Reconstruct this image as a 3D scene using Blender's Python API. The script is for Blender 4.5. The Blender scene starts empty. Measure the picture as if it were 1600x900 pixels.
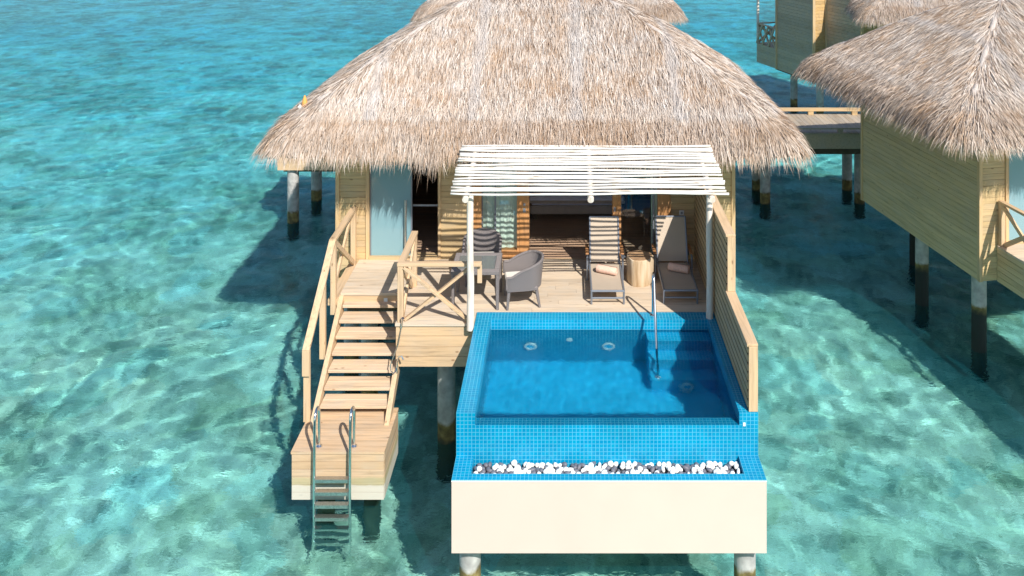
import bpy, bmesh, math, random
import numpy as np
from mathutils import Vector, Matrix
R = math.radians
random.seed(7)
rng = np.random.default_rng(7)
scene = bpy.context.scene
col = scene.collection

# ------------------------------------------------------------------ camera
cam_data = bpy.data.cameras.new("Camera")
cam = bpy.data.objects.new("Camera", cam_data)
col.objects.link(cam)
cam.location = (0, 0, 9.1)
cam.rotation_euler = (R(90), 0, 0)
cam_data.sensor_width = 36
cam_data.lens = 30.15
cam_data.shift_x = -0.05125
cam_data.shift_y = -0.388
cam_data.clip_start = 0.1
cam_data.clip_end = 4000
scene.camera = cam

# ------------------------------------------------------------------ light
SUN_EL = 42.0
SUN_AZ = 152.0            # clockwise from +Y: the sun stands behind the camera, to the right
world = bpy.data.worlds.new("World")
scene.world = world
world.use_nodes = True
wn = world.node_tree
wn.nodes.clear()
wo = wn.nodes.new("ShaderNodeOutputWorld")
wb = wn.nodes.new("ShaderNodeBackground")
sky = wn.nodes.new("ShaderNodeTexSky")
sky.sky_type = 'NISHITA'
sky.sun_disc = False
sky.sun_elevation = R(SUN_EL)
sky.sun_rotation = R(SUN_AZ)
sky.air_density = 1.0
sky.dust_density = 0.6
sky.ozone_density = 1.0
wb.inputs["Strength"].default_value = 0.105
wn.links.new(sky.outputs[0], wb.inputs[0])
wn.links.new(wb.outputs[0], wo.inputs[0])
sun_d = bpy.data.lights.new("Sun", 'SUN')
sun_d.energy = 4.6
sun_d.angle = R(0.5)
sun_d.color = (1.0, 0.95, 0.87)
sun_d.cycles.is_caustics_light = True
sun = bpy.data.objects.new("Sun", sun_d)
col.objects.link(sun)
_to = Vector((math.sin(R(SUN_AZ)) * math.cos(R(SUN_EL)), math.cos(R(SUN_AZ)) * math.cos(R(SUN_EL)), math.sin(R(SUN_EL))))
sun.rotation_euler = _to.to_track_quat('Z', 'Y').to_euler()
sun.location = _to * 60
vs = scene.view_settings
vs.view_transform = 'Standard'
vs.look = 'None'
vs.exposure = 0.47
vs.gamma = 1.0
vs.use_curve_mapping = False
scene.cycles.max_bounces = 10
scene.cycles.transparent_max_bounces = 16
scene.cycles.caustics_reflective = False
scene.cycles.caustics_refractive = True      # sunlight refracted through the lagoon surface
scene.cycles.sample_clamp_indirect = 3.0

# ------------------------------------------------------------------ scene helpers
OFF = {}

def tag(o, label=None, cat=None, group=None, kind=None):
    if label: o["label"] = label
    if cat: o["category"] = cat
    if group: o["group"] = group
    if kind: o["kind"] = kind
    return o

def thing(name, label, cat, loc=(0, 0, 0), group=None):
    o = bpy.data.objects.new(name, None)
    o.empty_display_size = 0.2
    o.location = loc
    col.objects.link(o)
    OFF[o.name] = Vector(loc)
    return tag(o, label, cat, group)

def copy_tree(o, parent=None):
    c = o.copy()
    col.objects.link(c)
    if parent is not None:
        c.parent = parent
    OFF[c.name] = OFF.get(o.name, Vector((0, 0, 0)))
    for ch in o.children:
        copy_tree(ch, c)
    return c

def frame_from(d, up=Vector((0, 0, 1))):
    d = Vector(d).normalized()
    if abs(d.dot(up)) > 0.98:
        up = Vector((0, 1, 0))
    a = d.cross(up).normalized()
    b = a.cross(d).normalized()
    return a, b, d

class MB:
    def __init__(self):
        self.v = []; self.f = []
    def add(self, verts, faces):
        n = len(self.v)
        self.v += [tuple(p) for p in verts]
        self.f += [tuple(i + n for i in f) for f in faces]
        return self
    def box(self, x0, x1, y0, y1, z0, z1):
        return self.add([(x0,y0,z0),(x1,y0,z0),(x1,y1,z0),(x0,y1,z0),(x0,y0,z1),(x1,y0,z1),(x1,y1,z1),(x0,y1,z1)],
            [(0,3,2,1),(4,5,6,7),(0,1,5,4),(1,2,6,5),(2,3,7,6),(3,0,4,7)])
    def bar(self, p0, p1, w, h, up=(0,0,1)):
        p0 = Vector(p0); p1 = Vector(p1)
        a, b, d = frame_from(p1 - p0, Vector(up))
        a = a * (w / 2); b = b * (h / 2)
        vs_ = [p0-a-b, p0+a-b, p0+a+b, p0-a+b, p1-a-b, p1+a-b, p1+a+b, p1-a+b]
        return self.add(vs_, [(0,1,2,3)[::-1],(4,5,6,7),(0,1,5,4),(1,2,6,5),(2,3,7,6),(3,0,4,7)])
    def tube(self, pts, r, n=10, caps=True):
        pts = [Vector(p) for p in pts]
        rs = r if isinstance(r, (list, tuple)) else [r] * len(pts)
        ring0 = len(self.v)
        prev_a = None
        for i, p in enumerate(pts):
            if i == 0: d = pts[1] - p
            elif i == len(pts) - 1: d = p - pts[i-1]
            else: d = (pts[i+1] - p).normalized() + (p - pts[i-1]).normalized()
            a, b, d = frame_from(d)
            if prev_a is not None:
                a = prev_a - d * prev_a.dot(d)
                a.normalize(); b = d.cross(a) * -1
                b = a.cross(d)
            prev_a = a
            for k in range(n):
                t = 2 * math.pi * k / n
                self.v.append(tuple(p + (a * math.cos(t) + b * math.sin(t)) * rs[i]))
        for i in range(len(pts) - 1):
            for k in range(n):
                k2 = (k + 1) % n
                self.f.append((ring0+i*n+k, ring0+i*n+k2, ring0+(i+1)*n+k2, ring0+(i+1)*n+k))
        if caps:
            self.f.append(tuple(ring0 + k for k in range(n))[::-1])
            e = ring0 + (len(pts)-1)*n
            self.f.append(tuple(e + k for k in range(n)))
        return self
    def lathe(self, c, prof, n=24, wob=None):
        c = Vector(c); s = len(self.v)
        for (r, z) in prof:
            for k in range(n):
                t = 2*math.pi*k/n
                rr = r * (wob[k] if wob else 1)
                self.v.append((c.x + rr*math.cos(t), c.y + rr*math.sin(t), c.z + z))
        m = len(prof)
        for i in range(m-1):
            for k in range(n):
                k2 = (k+1) % n
                self.f.append((s+i*n+k, s+i*n+k2, s+(i+1)*n+k2, s+(i+1)*n+k))
        self.f.append(tuple(s+k for k in range(n))[::-1])
        self.f.append(tuple(s+(m-1)*n+k for k in range(n)))
        return self
    def build(self, name, mat, parent=None, smooth=False, bevel=0.0, loc=None, label=None, cat=None, group=None, kind=None, recalc=True):
        off = Vector((0, 0, 0))
        if parent is not None:
            off = OFF.get(parent.name, off)
        elif loc is not None:
            off = Vector(loc)
        me = bpy.data.meshes.new(name)
        me.from_pydata([(x-off.x, y-off.y, z-off.z) for (x, y, z) in self.v], [], self.f)
        bm = bmesh.new(); bm.from_mesh(me)
        if recalc: bmesh.ops.recalc_face_normals(bm, faces=bm.faces)
        bm.to_mesh(me); bm.free()
        if smooth:
            me.polygons.foreach_set("use_smooth", [True]*len(me.polygons))
            if smooth == 'auto':
                try: me.set_sharp_from_angle(angle=R(40))
                except Exception: pass
        me.materials.append(mat)
        o = bpy.data.objects.new(name, me)
        col.objects.link(o)
        OFF[o.name] = off
        if parent is not None:
            o.parent = parent
        elif loc is not None:
            o.location = loc
        if bevel:
            m = o.modifiers.new("bevel", 'BEVEL'); m.width = bevel; m.segments = 1; m.limit_method = 'ANGLE'
        return tag(o, label, cat, group, kind)

def add_boards(mb, axis, a0, a1, b0, b1, c0, c1, width, gap=0.006, jit=0.0, maxlen=None):
    """boards stacked between b0..b1, running a0..a1; axis = (run, stack, thickness) letters; c0..c1 thickness"""
    n = max(1, round((b1 - b0) / width)); w = (b1 - b0) / n
    for i in range(n):
        s0 = b0 + i*w + gap/2; s1 = b0 + (i+1)*w - gap/2
        cuts = [a0, a1]
        if maxlen and (a1 - a0) > maxlen:
            k = math.ceil((a1-a0)/maxlen); o = random.uniform(-.4, .4)*maxlen*.5
            cuts = [a0] + [a0 + (j)*(a1-a0)/k + o for j in range(1, k)] + [a1]
        for j in range(len(cuts)-1):
            t = random.uniform(-jit, jit)
            rng_ = {axis[0]: (cuts[j] + (.0015 if j else 0), cuts[j+1] - (.0015 if j < len(cuts)-2 else 0)), axis[1]: (s0, s1), axis[2]: (c0 + t, c1 + t)}
            mb.box(*rng_['x'], *rng_['y'], *rng_['z'])
    return mb

# ------------------------------------------------------------------ materials
def new_mat(name):
    m = bpy.data.materials.new(name); m.use_nodes = True
    nt = m.node_tree; nt.nodes.clear()
    out = nt.nodes.new("ShaderNodeOutputMaterial")
    return m, nt, out

def nd(nt, typ, ins=None, **kw):
    n = nt.nodes.new("ShaderNode" + typ)
    for k, v in kw.items(): setattr(n, k, v)
    for k, v in (ins or {}).items():
        s = n.inputs[k]
        if hasattr(v, 'is_output') or isinstance(v, bpy.types.NodeSocket): nt.links.new(v, s)
        else: s.default_value = v
    return n

def math_n(nt, op, a, b=None, clamp=False):
    n = nt.nodes.new("ShaderNodeMath"); n.operation = op; n.use_clamp = clamp
    for i, v in enumerate((a, b)):
        if v is None: continue
        if isinstance(v, bpy.types.NodeSocket): nt.links.new(v, n.inputs[i])
        else: n.inputs[i].default_value = v
    return n.outputs[0]

def mix_c(nt, fac, a, b, typ='MIX'):
    n = nt.nodes.new("ShaderNodeMix"); n.data_type = 'RGBA'; n.blend_type = typ
    for idx, v in ((0, fac), (6, a), (7, b)):
        if isinstance(v, bpy.types.NodeSocket): nt.links.new(v, n.inputs[idx])
        elif idx == 0: n.inputs[0].default_value = v
        else: n.inputs[idx].default_value = (*v, 1) if len(v) == 3 else v
    return n.outputs[2]

def ramp(nt, fac, stops, interp='LINEAR'):
    n = nt.nodes.new("ShaderNodeValToRGB"); n.color_ramp.interpolation = interp
    el = n.color_ramp.elements
    while len(el) < len(stops): el.new(0.5)
    for e, (p, c) in zip(el, stops):
        e.position = p
        e.color = (c, c, c, 1) if isinstance(c, (int, float)) else (*c, 1)
    nt.links.new(fac, n.inputs[0])
    return n.outputs[0]

def obj_co(nt, scale=(1, 1, 1), shift=None, world_space=False):
    if world_space: src = nd(nt, "NewGeometry").outputs["Position"]
    else: src = nd(nt, "TexCoord").outputs["Object"]
    if shift is not None:
        n = nd(nt, "VectorMath", operation='ADD'); nt.links.new(src, n.inputs[0]); nt.links.new(shift, n.inputs[1]); src = n.outputs[0]
    mp = nd(nt, "Mapping"); mp.inputs["Scale"].default_value = scale
    nt.links.new(src, mp.inputs[0])
    return mp.outputs[0]

def simple(name, color, rough=0.6, metal=0.0, spec=0.5, noise=0.0, nscale=8, bump=0.0, bscale=30):
    m, nt, out = new_mat(name)
    p = nd(nt, "BsdfPrincipled", {"Roughness": rough, "Metallic": metal, "Specular IOR Level": spec})
    c = color
    if noise:
        nz = nd(nt, "TexNoise", {"Vector": obj_co(nt), "Scale": nscale, "Detail": 5.0})
        f = ramp(nt, nz.outputs[0], [(0.3, 0.0), (0.7, 1.0)])
        c2 = mix_c(nt, f, tuple(x*(1-noise) for x in color), tuple(min(1, x*(1+noise*.6)) for x in color))
        nt.links.new(c2, p.inputs["Base Color"])
    else:
        p.inputs["Base Color"].default_value = (*color, 1)
    if bump:
        nb = nd(nt, "TexNoise", {"Vector": obj_co(nt), "Scale": bscale, "Detail": 4.0})
        b = nd(nt, "Bump", {"Strength": bump, "Distance": 0.01, "Height": nb.outputs[0]})
        nt.links.new(b.outputs[0], p.inputs["Normal"])
    nt.links.new(p.outputs[0], out.inputs[0])
    return m

def wood(name, color, axis='x', var=0.28, knots=True, rough=0.62, grey=0.0, grain=0.25, waterline=False):
    """timber, grain along the given axis, every board (mesh island) a little different"""
    m, nt, out = new_mat(name)
    geo = nd(nt, "NewGeometry")
    isl = geo.outputs["Random Per Island"]
    sh = nd(nt, "CombineXYZ")
    for i, k in enumerate((37.0, 53.0, 71.0)):
        nt.links.new(math_n(nt, 'MULTIPLY', isl, k), sh.inputs[i])
    sc = {'x': (1.2, 22, 22), 'y': (22, 1.2, 22), 'z': (22, 22, 1.2)}[axis]
    co = obj_co(nt, sc, sh.outputs[0])
    g1 = nd(nt, "TexNoise", {"Vector": co, "Scale": 1.0, "Detail": 6.0, "Roughness": 0.6, "Distortion": 0.6})
    g = ramp(nt, g1.outputs[0], [(0.28, 1 - grain*1.3), (0.5, 1.0), (0.75, 1 + grain*.5)])
    iv = ramp(nt, isl, [(0, 1 - var), (0.5, 1.0), (1, 1 + var*.7)])
    base = mix_c(nt, 1.0, color, g, 'MULTIPLY')
    base = mix_c(nt, 1.0, base, iv, 'MULTIPLY')
    # weathering: grey / bleached patches
    wz = nd(nt, "TexNoise", {"Vector": obj_co(nt, (1, 1, 1), sh.outputs[0]), "Scale": 2.3, "Detail": 5.0})
    wf = math_n(nt, 'MULTIPLY', ramp(nt, wz.outputs[0], [(0.4, 0.0), (0.75, 1.0)]), 0.25 + grey)
    lum = sum(color)/3
    base = mix_c(nt, wf, base, (lum*1.1, lum*1.03, lum*.92))
    if knots:
        kc = {'x': (3.5, 9, 9), 'y': (9, 3.5, 9), 'z': (9, 9, 3.5)}[axis]
        vo = nd(nt, "TexVoronoi", {"Vector": obj_co(nt, kc, sh.outputs[0]), "Scale": 0.75})
        kf = ramp(nt, vo.outputs["Distance"], [(0.05, 0.75), (0.11, 0.0)])
        base = mix_c(nt, kf, base, (color[0]*.35, color[1]*.25, color[2]*.2))
    if waterline:
        z = nd(nt, "SeparateXYZ", {0: geo.outputs["Position"]}).outputs[2]
        nzz = nd(nt, "TexNoise", {"Vector": obj_co(nt, (6, 6, 6)), "Scale": 1.0, "Detail": 4.0})
        z2 = math_n(nt, 'ADD', z, math_n(nt, 'MULTIPLY', math_n(nt, 'SUBTRACT', nzz.outputs[0], 0.5), 0.05))
        wh = ramp(nt, z2, [(0.50, 1.0), (0.53, 0.0)])
        base = mix_c(nt, math_n(nt, 'MULTIPLY', wh, .8), base, (.56, .55, .49))
        gr = ramp(nt, z2, [(0.50, 0.0), (0.52, 1.0), (0.60, 1.0), (0.64, 0.0)])
        base = mix_c(nt, math_n(nt, 'MULTIPLY', gr, .5), base, (.34, .36, .20))
    p = nd(nt, "BsdfPrincipled", {"Base Color": base, "Roughness": rough, "Specular IOR Level": 0.3})
    b = nd(nt, "Bump", {"Strength": 0.35, "Distance": 0.004, "Height": g1.outputs[0]})
    nt.links.new(b.outputs[0], p.inputs["Normal"])
    nt.links.new(p.outputs[0], out.inputs[0])
    return m

M = {}
PINE = (0.62, 0.41, 0.215)
M['wall'] = wood("pine_cladding", (0.57, 0.41, 0.215), 'x', .15, True, grey=.0)
M['wall_y'] = wood("pine_cladding_side", (0.60, 0.45, 0.25), 'y', .10, True)
M['trim'] = wood("pine_trim", (0.61, 0.42, 0.22), 'z', .15, False)
M['trim_x'] = wood("pine_trim_flat", (0.54, 0.38, 0.20), 'x', .15, False)
M['jamb'] = wood("warm_jamb_timber", (0.55, 0.27, 0.10), 'z', .15, False)
M['deck'] = wood("deck_boards", (0.616, 0.491, 0.362), 'x', .13, True, grey=.25)
M['fascia'] = wood("fascia_boards", (0.575, 0.40, 0.235), 'x', .12, True)
M['tread'] = wood("tread_boards", (0.59, 0.435, 0.29), 'x', .13, True, grey=.2)
M['plat'] = wood("platform_boards", (0.56, 0.39, 0.24), 'x', .13, True, grey=.1, waterline=True)
M['plat_y'] = wood("platform_boards_side", (0.56, 0.39, 0.24), 'y', .13, True, grey=.1, waterline=True)
M['rail_x'] = wood("rail_timber_x", (0.575, 0.405, 0.245), 'x', .10, True)
M['rail_y'] = wood("rail_timber_y", (0.575, 0.405, 0.245), 'y', .10, True)
M['rail_z'] = wood("rail_timber_z", (0.575, 0.405, 0.245), 'z', .10, True)
M['screen'] = wood("screen_boards", (0.51, 0.375, 0.205), 'y', .15, True)
M['floor_in'] = wood("room_floor", (0.50, 0.33, 0.22), 'x', .2, False)
M['board_old'] = wood("weathered_boards", (0.42, 0.34, 0.25), 'y', .2, False, grey=.4)
M['far_wall'] = wood("weathered_cladding", (0.50, 0.39, 0.26), 'y', .16, False, grey=.25)
M['far_warm'] = wood("warm_bounce_cladding", (0.56, 0.36, 0.15), 'x', .16, False)  # browner tone paints warm bounce under the eave into these walls
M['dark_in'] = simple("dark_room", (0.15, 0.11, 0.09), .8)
M['beam_dark'] = simple("dark_beam", (0.12, 0.09, 0.06), .8, noise=.3)
M['room_bounce'] = simple("pale_bounce_lining", (0.42, 0.33, 0.25), .8)
M['cream'] = simple("cream_render", (0.68, 0.535, 0.46), .75, noise=.035, nscale=1.3, bump=.04, bscale=40)
M['white'] = simple("white_plastic", (0.8, 0.8, 0.78), .4)
M['grey_pl'] = simple("grey_plastic", (0.3, 0.32, 0.34), .4)
M['steel'] = simple("polished_steel", (0.75, 0.76, 0.77), .16, 1.0)
M['steel_step'] = simple("brushed_steel", (0.62, 0.62, 0.60), .38, 1.0, noise=.25, nscale=60)
M['alu'] = simple("grey_aluminium", (0.22, 0.245, 0.29), .4, 0.4)
M['sling'] = simple("beige_sling", (0.47, 0.385, 0.30), .75, noise=.05, nscale=3, bump=.2, bscale=200)
M['armwood'] = simple("teak_arm", (0.42, 0.20, 0.08), .5, noise=.2, nscale=20)
M['towel'] = simple("peach_towel", (0.78, 0.52, 0.41), .95, noise=.12, nscale=40, bump=.6, bscale=180)
M['linen'] = simple("bed_linen", (0.72, 0.76, 0.93), .85, noise=.06, nscale=4)
M['bedbase'] = simple("bed_base_fabric", (0.42, 0.37, 0.33), .85, noise=.1)
M['cushion'] = simple("cream_cushion", (0.70, 0.66, 0.60), .9, bump=.2, bscale=120)
M['black'] = simple("black_rubber", (0.02, 0.02, 0.02), .5)
M['curtain'] = simple("pale_curtain", (0.66, 0.76, 0.66), .85, noise=.05)
M['trough'] = simple("dark_mortar", (0.10, 0.10, 0.11), .9)
M['peb_w'] = simple("white_pebble", (0.84, 0.82, 0.79), .55, noise=.06, nscale=30)
M['peb_g'] = simple("grey_pebble", (0.145, 0.145, 0.175), .55, noise=.2, nscale=40)
M['ornament'] = simple("orange_ornament", (0.75, 0.35, 0.09), .6, noise=.2, nscale=30)

def stick_mat():
    m, nt, out = new_mat("whitewashed_sticks")
    geo = nd(nt, "NewGeometry")
    nz = nd(nt, "TexNoise", {"Vector": obj_co(nt, (2, 14, 14)), "Scale": 1.5, "Detail": 5.0})
    f = ramp(nt, nz.outputs[0], [(0.30, 0.0), (0.42, 1.0)])
    oi = nd(nt, "ObjectInfo")
    v = ramp(nt, oi.outputs["Random"], [(0, .78), (1, 1.0)])
    c = mix_c(nt, f, (.52, .43, .34), (.83, .79, .73))
    c = mix_c(nt, 1.0, c, v, 'MULTIPLY')
    p = nd(nt, "BsdfPrincipled", {"Base Color": c, "Roughness": 0.75, "Specular IOR Level": 0.2})
    nt.links.new(p.outputs[0], out.inputs[0])
    return m
M['stick'] = stick_mat()

def post_mat():
    m, nt, out = new_mat("whitewashed_log")
    nz = nd(nt, "TexNoise", {"Vector": obj_co(nt, (14, 14, 2.5)), "Scale": 1.2, "Detail": 6.0})
    f = ramp(nt, nz.outputs[0], [(0.28, 0.0), (0.55, 1.0)])
    vo = nd(nt, "TexVoronoi", {"Vector": obj_co(nt, (5, 5, 3)), "Scale": 1.0})
    k = ramp(nt, vo.outputs["Distance"], [(0.06, 1.0), (0.14, 0.0)])
    c = mix_c(nt, f, (.58, .47, .37), (.78, .71, .63))
    c = mix_c(nt, k, c, (.42, .27, .16))
    p = nd(nt, "BsdfPrincipled", {"Base Color": c, "Roughness": 0.7, "Specular IOR Level": 0.2})
    nt.links.new(p.outputs[0], out.inputs[0])
    return m
M['post'] = post_mat()

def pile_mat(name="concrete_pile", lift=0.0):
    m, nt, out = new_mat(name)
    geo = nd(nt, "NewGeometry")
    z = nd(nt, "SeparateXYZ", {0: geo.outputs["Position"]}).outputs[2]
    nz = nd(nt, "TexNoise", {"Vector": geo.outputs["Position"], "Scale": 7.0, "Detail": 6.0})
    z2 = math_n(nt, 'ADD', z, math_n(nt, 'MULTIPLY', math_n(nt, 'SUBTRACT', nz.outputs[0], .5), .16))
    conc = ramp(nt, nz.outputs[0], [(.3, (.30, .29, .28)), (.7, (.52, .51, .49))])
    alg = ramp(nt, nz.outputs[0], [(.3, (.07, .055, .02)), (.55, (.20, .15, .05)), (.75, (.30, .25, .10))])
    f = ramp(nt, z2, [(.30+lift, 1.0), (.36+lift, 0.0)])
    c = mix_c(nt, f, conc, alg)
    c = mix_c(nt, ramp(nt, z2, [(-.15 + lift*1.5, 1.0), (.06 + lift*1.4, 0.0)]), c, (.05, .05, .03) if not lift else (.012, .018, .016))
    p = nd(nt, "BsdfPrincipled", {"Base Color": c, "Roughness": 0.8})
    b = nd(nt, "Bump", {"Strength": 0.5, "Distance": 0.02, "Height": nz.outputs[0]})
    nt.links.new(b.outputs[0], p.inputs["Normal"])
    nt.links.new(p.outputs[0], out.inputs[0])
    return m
M['pile'] = pile_mat()
M['pile_dark'] = pile_mat("shaded_pile", .58)  # near-black lower part paints the deep shade under the right villa

def thatch_mat():
    m, nt, out = new_mat("dry_palm_thatch")
    geo = nd(nt, "NewGeometry")
    isl = geo.outputs["Random Per Island"]
    c = ramp(nt, isl, [(0.0, (.25, .165, .115)), (.14, (.40, .28, .195)), (.36, (.52, .395, .30)), (.68, (.62, .515, .43)), (1.0, (.72, .645, .58))])
    pn = nd(nt, "TexNoise", {"Vector": obj_co(nt), "Scale": 0.9, "Detail": 4.0, "Roughness": 0.65})
    gf = ramp(nt, pn.outputs[0], [(.38, 0.0), (.66, .75)])
    hsv = nd(nt, "HueSaturation", {"Saturation": .45, "Value": 1.12, "Color": c})
    c2 = mix_c(nt, gf, c, hsv.outputs[0])
    pn2 = nd(nt, "TexNoise", {"Vector": obj_co(nt), "Scale": 3.1, "Detail": 4.0})
    tf = ramp(nt, pn2.outputs[0], [(.5, 0.0), (.74, .35)])
    c3 = mix_c(nt, tf, c2, (.47, .27, .12))
    # the eave layer is younger, browner palm; above it runs a bleached course; grey strapping runs down the slope
    oc = nd(nt, "SeparateXYZ", {0: nd(nt, "TexCoord").outputs["Object"]})
    zj = math_n(nt, 'ADD', oc.outputs[2], math_n(nt, 'MULTIPLY', math_n(nt, 'SUBTRACT', pn2.outputs[0], .5), .16))
    skirt = ramp(nt, nd(nt, "MapRange", {"Value": zj, "From Min": 4.0, "From Max": 5.5}).outputs[0], [(.56, .30), (.635, .25), (.68, 0.0)])
    c3 = mix_c(nt, skirt, c3, (.40, .265, .165))
    band = ramp(nt, nd(nt, "MapRange", {"Value": zj, "From Min": 4.0, "From Max": 5.5}).outputs[0], [(.64, 0.0), (.70, .4), (.76, .25), (.84, 0.0)])
    c3 = mix_c(nt, band, c3, (.66, .59, .53))
    xs_ = math_n(nt, 'ADD', oc.outputs[0], math_n(nt, 'MULTIPLY', math_n(nt, 'SUBTRACT', pn2.outputs[0], .5), .25))
    strap = math_n(nt, 'ABSOLUTE', math_n(nt, 'SUBTRACT', math_n(nt, 'FRACT', math_n(nt, 'DIVIDE', math_n(nt, 'ADD', xs_, 20.62), 1.86)), .5))
    sf = math_n(nt, 'MULTIPLY', ramp(nt, strap, [(.03, .5), (.08, 0.0)]), math_n(nt, 'GREATER_THAN', oc.outputs[2], 5.0))
    c3 = mix_c(nt, sf, c3, (.56, .53, .52))
    p = nd(nt, "BsdfPrincipled", {"Base Color": c3, "Roughness": 0.7, "Specular IOR Level": 0.25})
    tr = nd(nt, "BsdfTranslucent", {"Color": c3})
    mx = nd(nt, "MixShader", {0: 0.12, 1: p.outputs[0], 2: tr.outputs[0]})
    nt.links.new(mx.outputs[0], out.inputs[0])
    return m
M['thatch'] = thatch_mat()
M['thatch_base'] = simple("thatch_bed", (0.26, 0.17, 0.10), .9, noise=.4, nscale=14)
M['ridge_net'] = simple("grey_ridge_netting", (0.50, 0.44, 0.40), .9, noise=.25, nscale=30, bump=.8, bscale=60)

TILE = 3.99 / 78
def tile_mat(name, c1, c2, grout, x0=-1.43, y0=11.33, z0=2.2, rough=.22):
    m, nt, out = new_mat(name)
    geo = nd(nt, "NewGeometry")
    nrm = nd(nt, "SeparateXYZ", {0: geo.outputs["True Normal"]})
    pos = nd(nt, "SeparateXYZ", {0: geo.outputs["Position"]})
    X = math_n(nt, 'SUBTRACT', pos.outputs[0], x0 - 20*TILE)
    Y = math_n(nt, 'SUBTRACT', pos.outputs[1], y0 - 20*TILE)
    Z = math_n(nt, 'SUBTRACT', pos.outputs[2], z0 - 60*TILE)
    nz = math_n(nt, 'GREATER_THAN', math_n(nt, 'ABSOLUTE', nrm.outputs[2]), .6)
    nx = math_n(nt, 'GREATER_THAN', math_n(nt, 'ABSOLUTE', nrm.outputs[0]), .6)
    u = nd(nt, "Mix", data_type='FLOAT'); nt.links.new(nx, u.inputs[0]); nt.links.new(X, u.inputs[2]); nt.links.new(Y, u.inputs[3])
    v = nd(nt, "Mix", data_type='FLOAT'); nt.links.new(nz, v.inputs[0]); nt.links.new(Z, v.inputs[2]); nt.links.new(Y, v.inputs[3])
    cb = nd(nt, "CombineXYZ", {0: u.outputs[0], 1: v.outputs[0]})
    br = nd(nt, "TexBrick", {"Vector": cb.outputs[0], "Color1": (*c1, 1), "Color2": (*c2, 1), "Mortar": (*grout, 1), "Scale": 1.0,
        "Mortar Size": 0.0032, "Mortar Smooth": 0.1, "Bias": 0.0, "Brick Width": TILE, "Row Height": TILE}, offset=0.0, squash=1.0)
    pn = nd(nt, "TexNoise", {"Vector": geo.outputs["Position"], "Scale": 2.0, "Detail": 3.0})
    g = ramp(nt, pn.outputs[0], [(.3, .88), (.7, 1.08)])
    c = mix_c(nt, 1.0, br.outputs[0], g, 'MULTIPLY')
    rr = ramp(nt, br.outputs["Fac"], [(0, rough), (1, .7)])
    p = nd(nt, "BsdfPrincipled", {"Base Color": c, "Roughness": rr, "Specular IOR Level": .5})
    b = nd(nt, "Bump", {"Strength": .35, "Distance": .003, "Height": math_n(nt, 'SUBTRACT', 1.0, br.outputs["Fac"])})
    nt.links.new(b.outputs[0], p.inputs["Normal"])
    nt.links.new(p.outputs[0], out.inputs[0])
    return m
M['tile'] = tile_mat("blue_mosaic", (.0, .23, .44), (.0, .285, .49), (.09, .44, .60))
M['tile_in'] = tile_mat("blue_mosaic_basin", (.0, .40, .72), (.0, .48, .80), (.12, .58, .84))

def wicker_mat():
    m, nt, out = new_mat("grey_brown_wicker")
    co = obj_co(nt, (1, 1, 1))
    w1 = nd(nt, "TexWave", {"Vector": co, "Scale": 52.0, "Distortion": 1.0}, bands_direction='Z')
    w2 = nd(nt, "TexWave", {"Vector": co, "Scale": 34.0, "Distortion": 1.0}, bands_direction='DIAGONAL')
    f = math_n(nt, 'MULTIPLY', w1.outputs[1], w2.outputs[1])
    c = ramp(nt, f, [(.0, (.12, .105, .105)), (.35, (.31, .275, .27)), (.9, (.46, .41, .40))])
    p = nd(nt, "BsdfPrincipled", {"Base Color": c, "Roughness": .5})
    b = nd(nt, "Bump", {"Strength": .8, "Distance": .006, "Height": f})
    nt.links.new(b.outputs[0], p.inputs["Normal"])
    nt.links.new(p.outputs[0], out.inputs[0])
    return m
M['wicker'] = wicker_mat()

def glass_mat(name, tint, rough=0.02, frost=0.0, frost_col=(.5, .65, .68)):
    m, nt, out = new_mat(name)
    bf = nd(nt, "NewGeometry").outputs["Backfacing"]      # a thin pane: the far face must not turn into a mirror
    fr = nd(nt, "Fresnel", {"IOR": math_n(nt, 'SUBTRACT', 1.5, math_n(nt, 'MULTIPLY', bf, 1.5 - 1/1.5))})
    f = math_n(nt, 'MULTIPLY', fr.outputs[0], 1.6, True)
    gl = nd(nt, "BsdfGlossy", {"Roughness": rough, "Color": (1, 1, 1, 1)})
    tr = nd(nt, "BsdfTransparent", {"Color": (*tint, 1)})
    sh = tr.outputs[0]
    if frost:
        df = nd(nt, "BsdfDiffuse", {"Color": (*frost_col, 1)})
        sh = nd(nt, "MixShader", {0: frost, 1: sh, 2: df.outputs[0]}).outputs[0]
    mx = nd(nt, "MixShader", {0: f, 1: sh, 2: gl.outputs[0]})
    nt.links.new(mx.outputs[0], out.inputs[0])
    return m
M['glass'] = glass_mat("clear_glass", (.95, .985, .985))
M['frosted'] = glass_mat("frosted_door_glass", (.5, .75, .8), .10, .82, (.25, .43, .49))
M['tabletop'] = glass_mat("table_glass", (.6, .65, .65), .05, .45, (.36, .38, .37))

def stump_mat():
    m, nt, out = new_mat("stump_wood")
    nz = nd(nt, "TexNoise", {"Vector": obj_co(nt, (9, 9, 1.6)), "Scale": 1.0, "Detail": 6.0})
    c = ramp(nt, nz.outputs[0], [(.3, (.36, .23, .12)), (.5, (.56, .42, .27)), (.7, (.70, .57, .42))])
    p = nd(nt, "BsdfPrincipled", {"Base Color": c, "Roughness": .6})
    b = nd(nt, "Bump", {"Strength": .5, "Distance": .02, "Height": nz.outputs[0]})
    nt.links.new(b.outputs[0], p.inputs["Normal"])
    nt.links.new(p.outputs[0], out.inputs[0])
    return m
M['stump'] = stump_mat()
M['stump_top'] = simple("stump_cut_face", (.40, .25, .14), .5, noise=.3, nscale=9)

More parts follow.
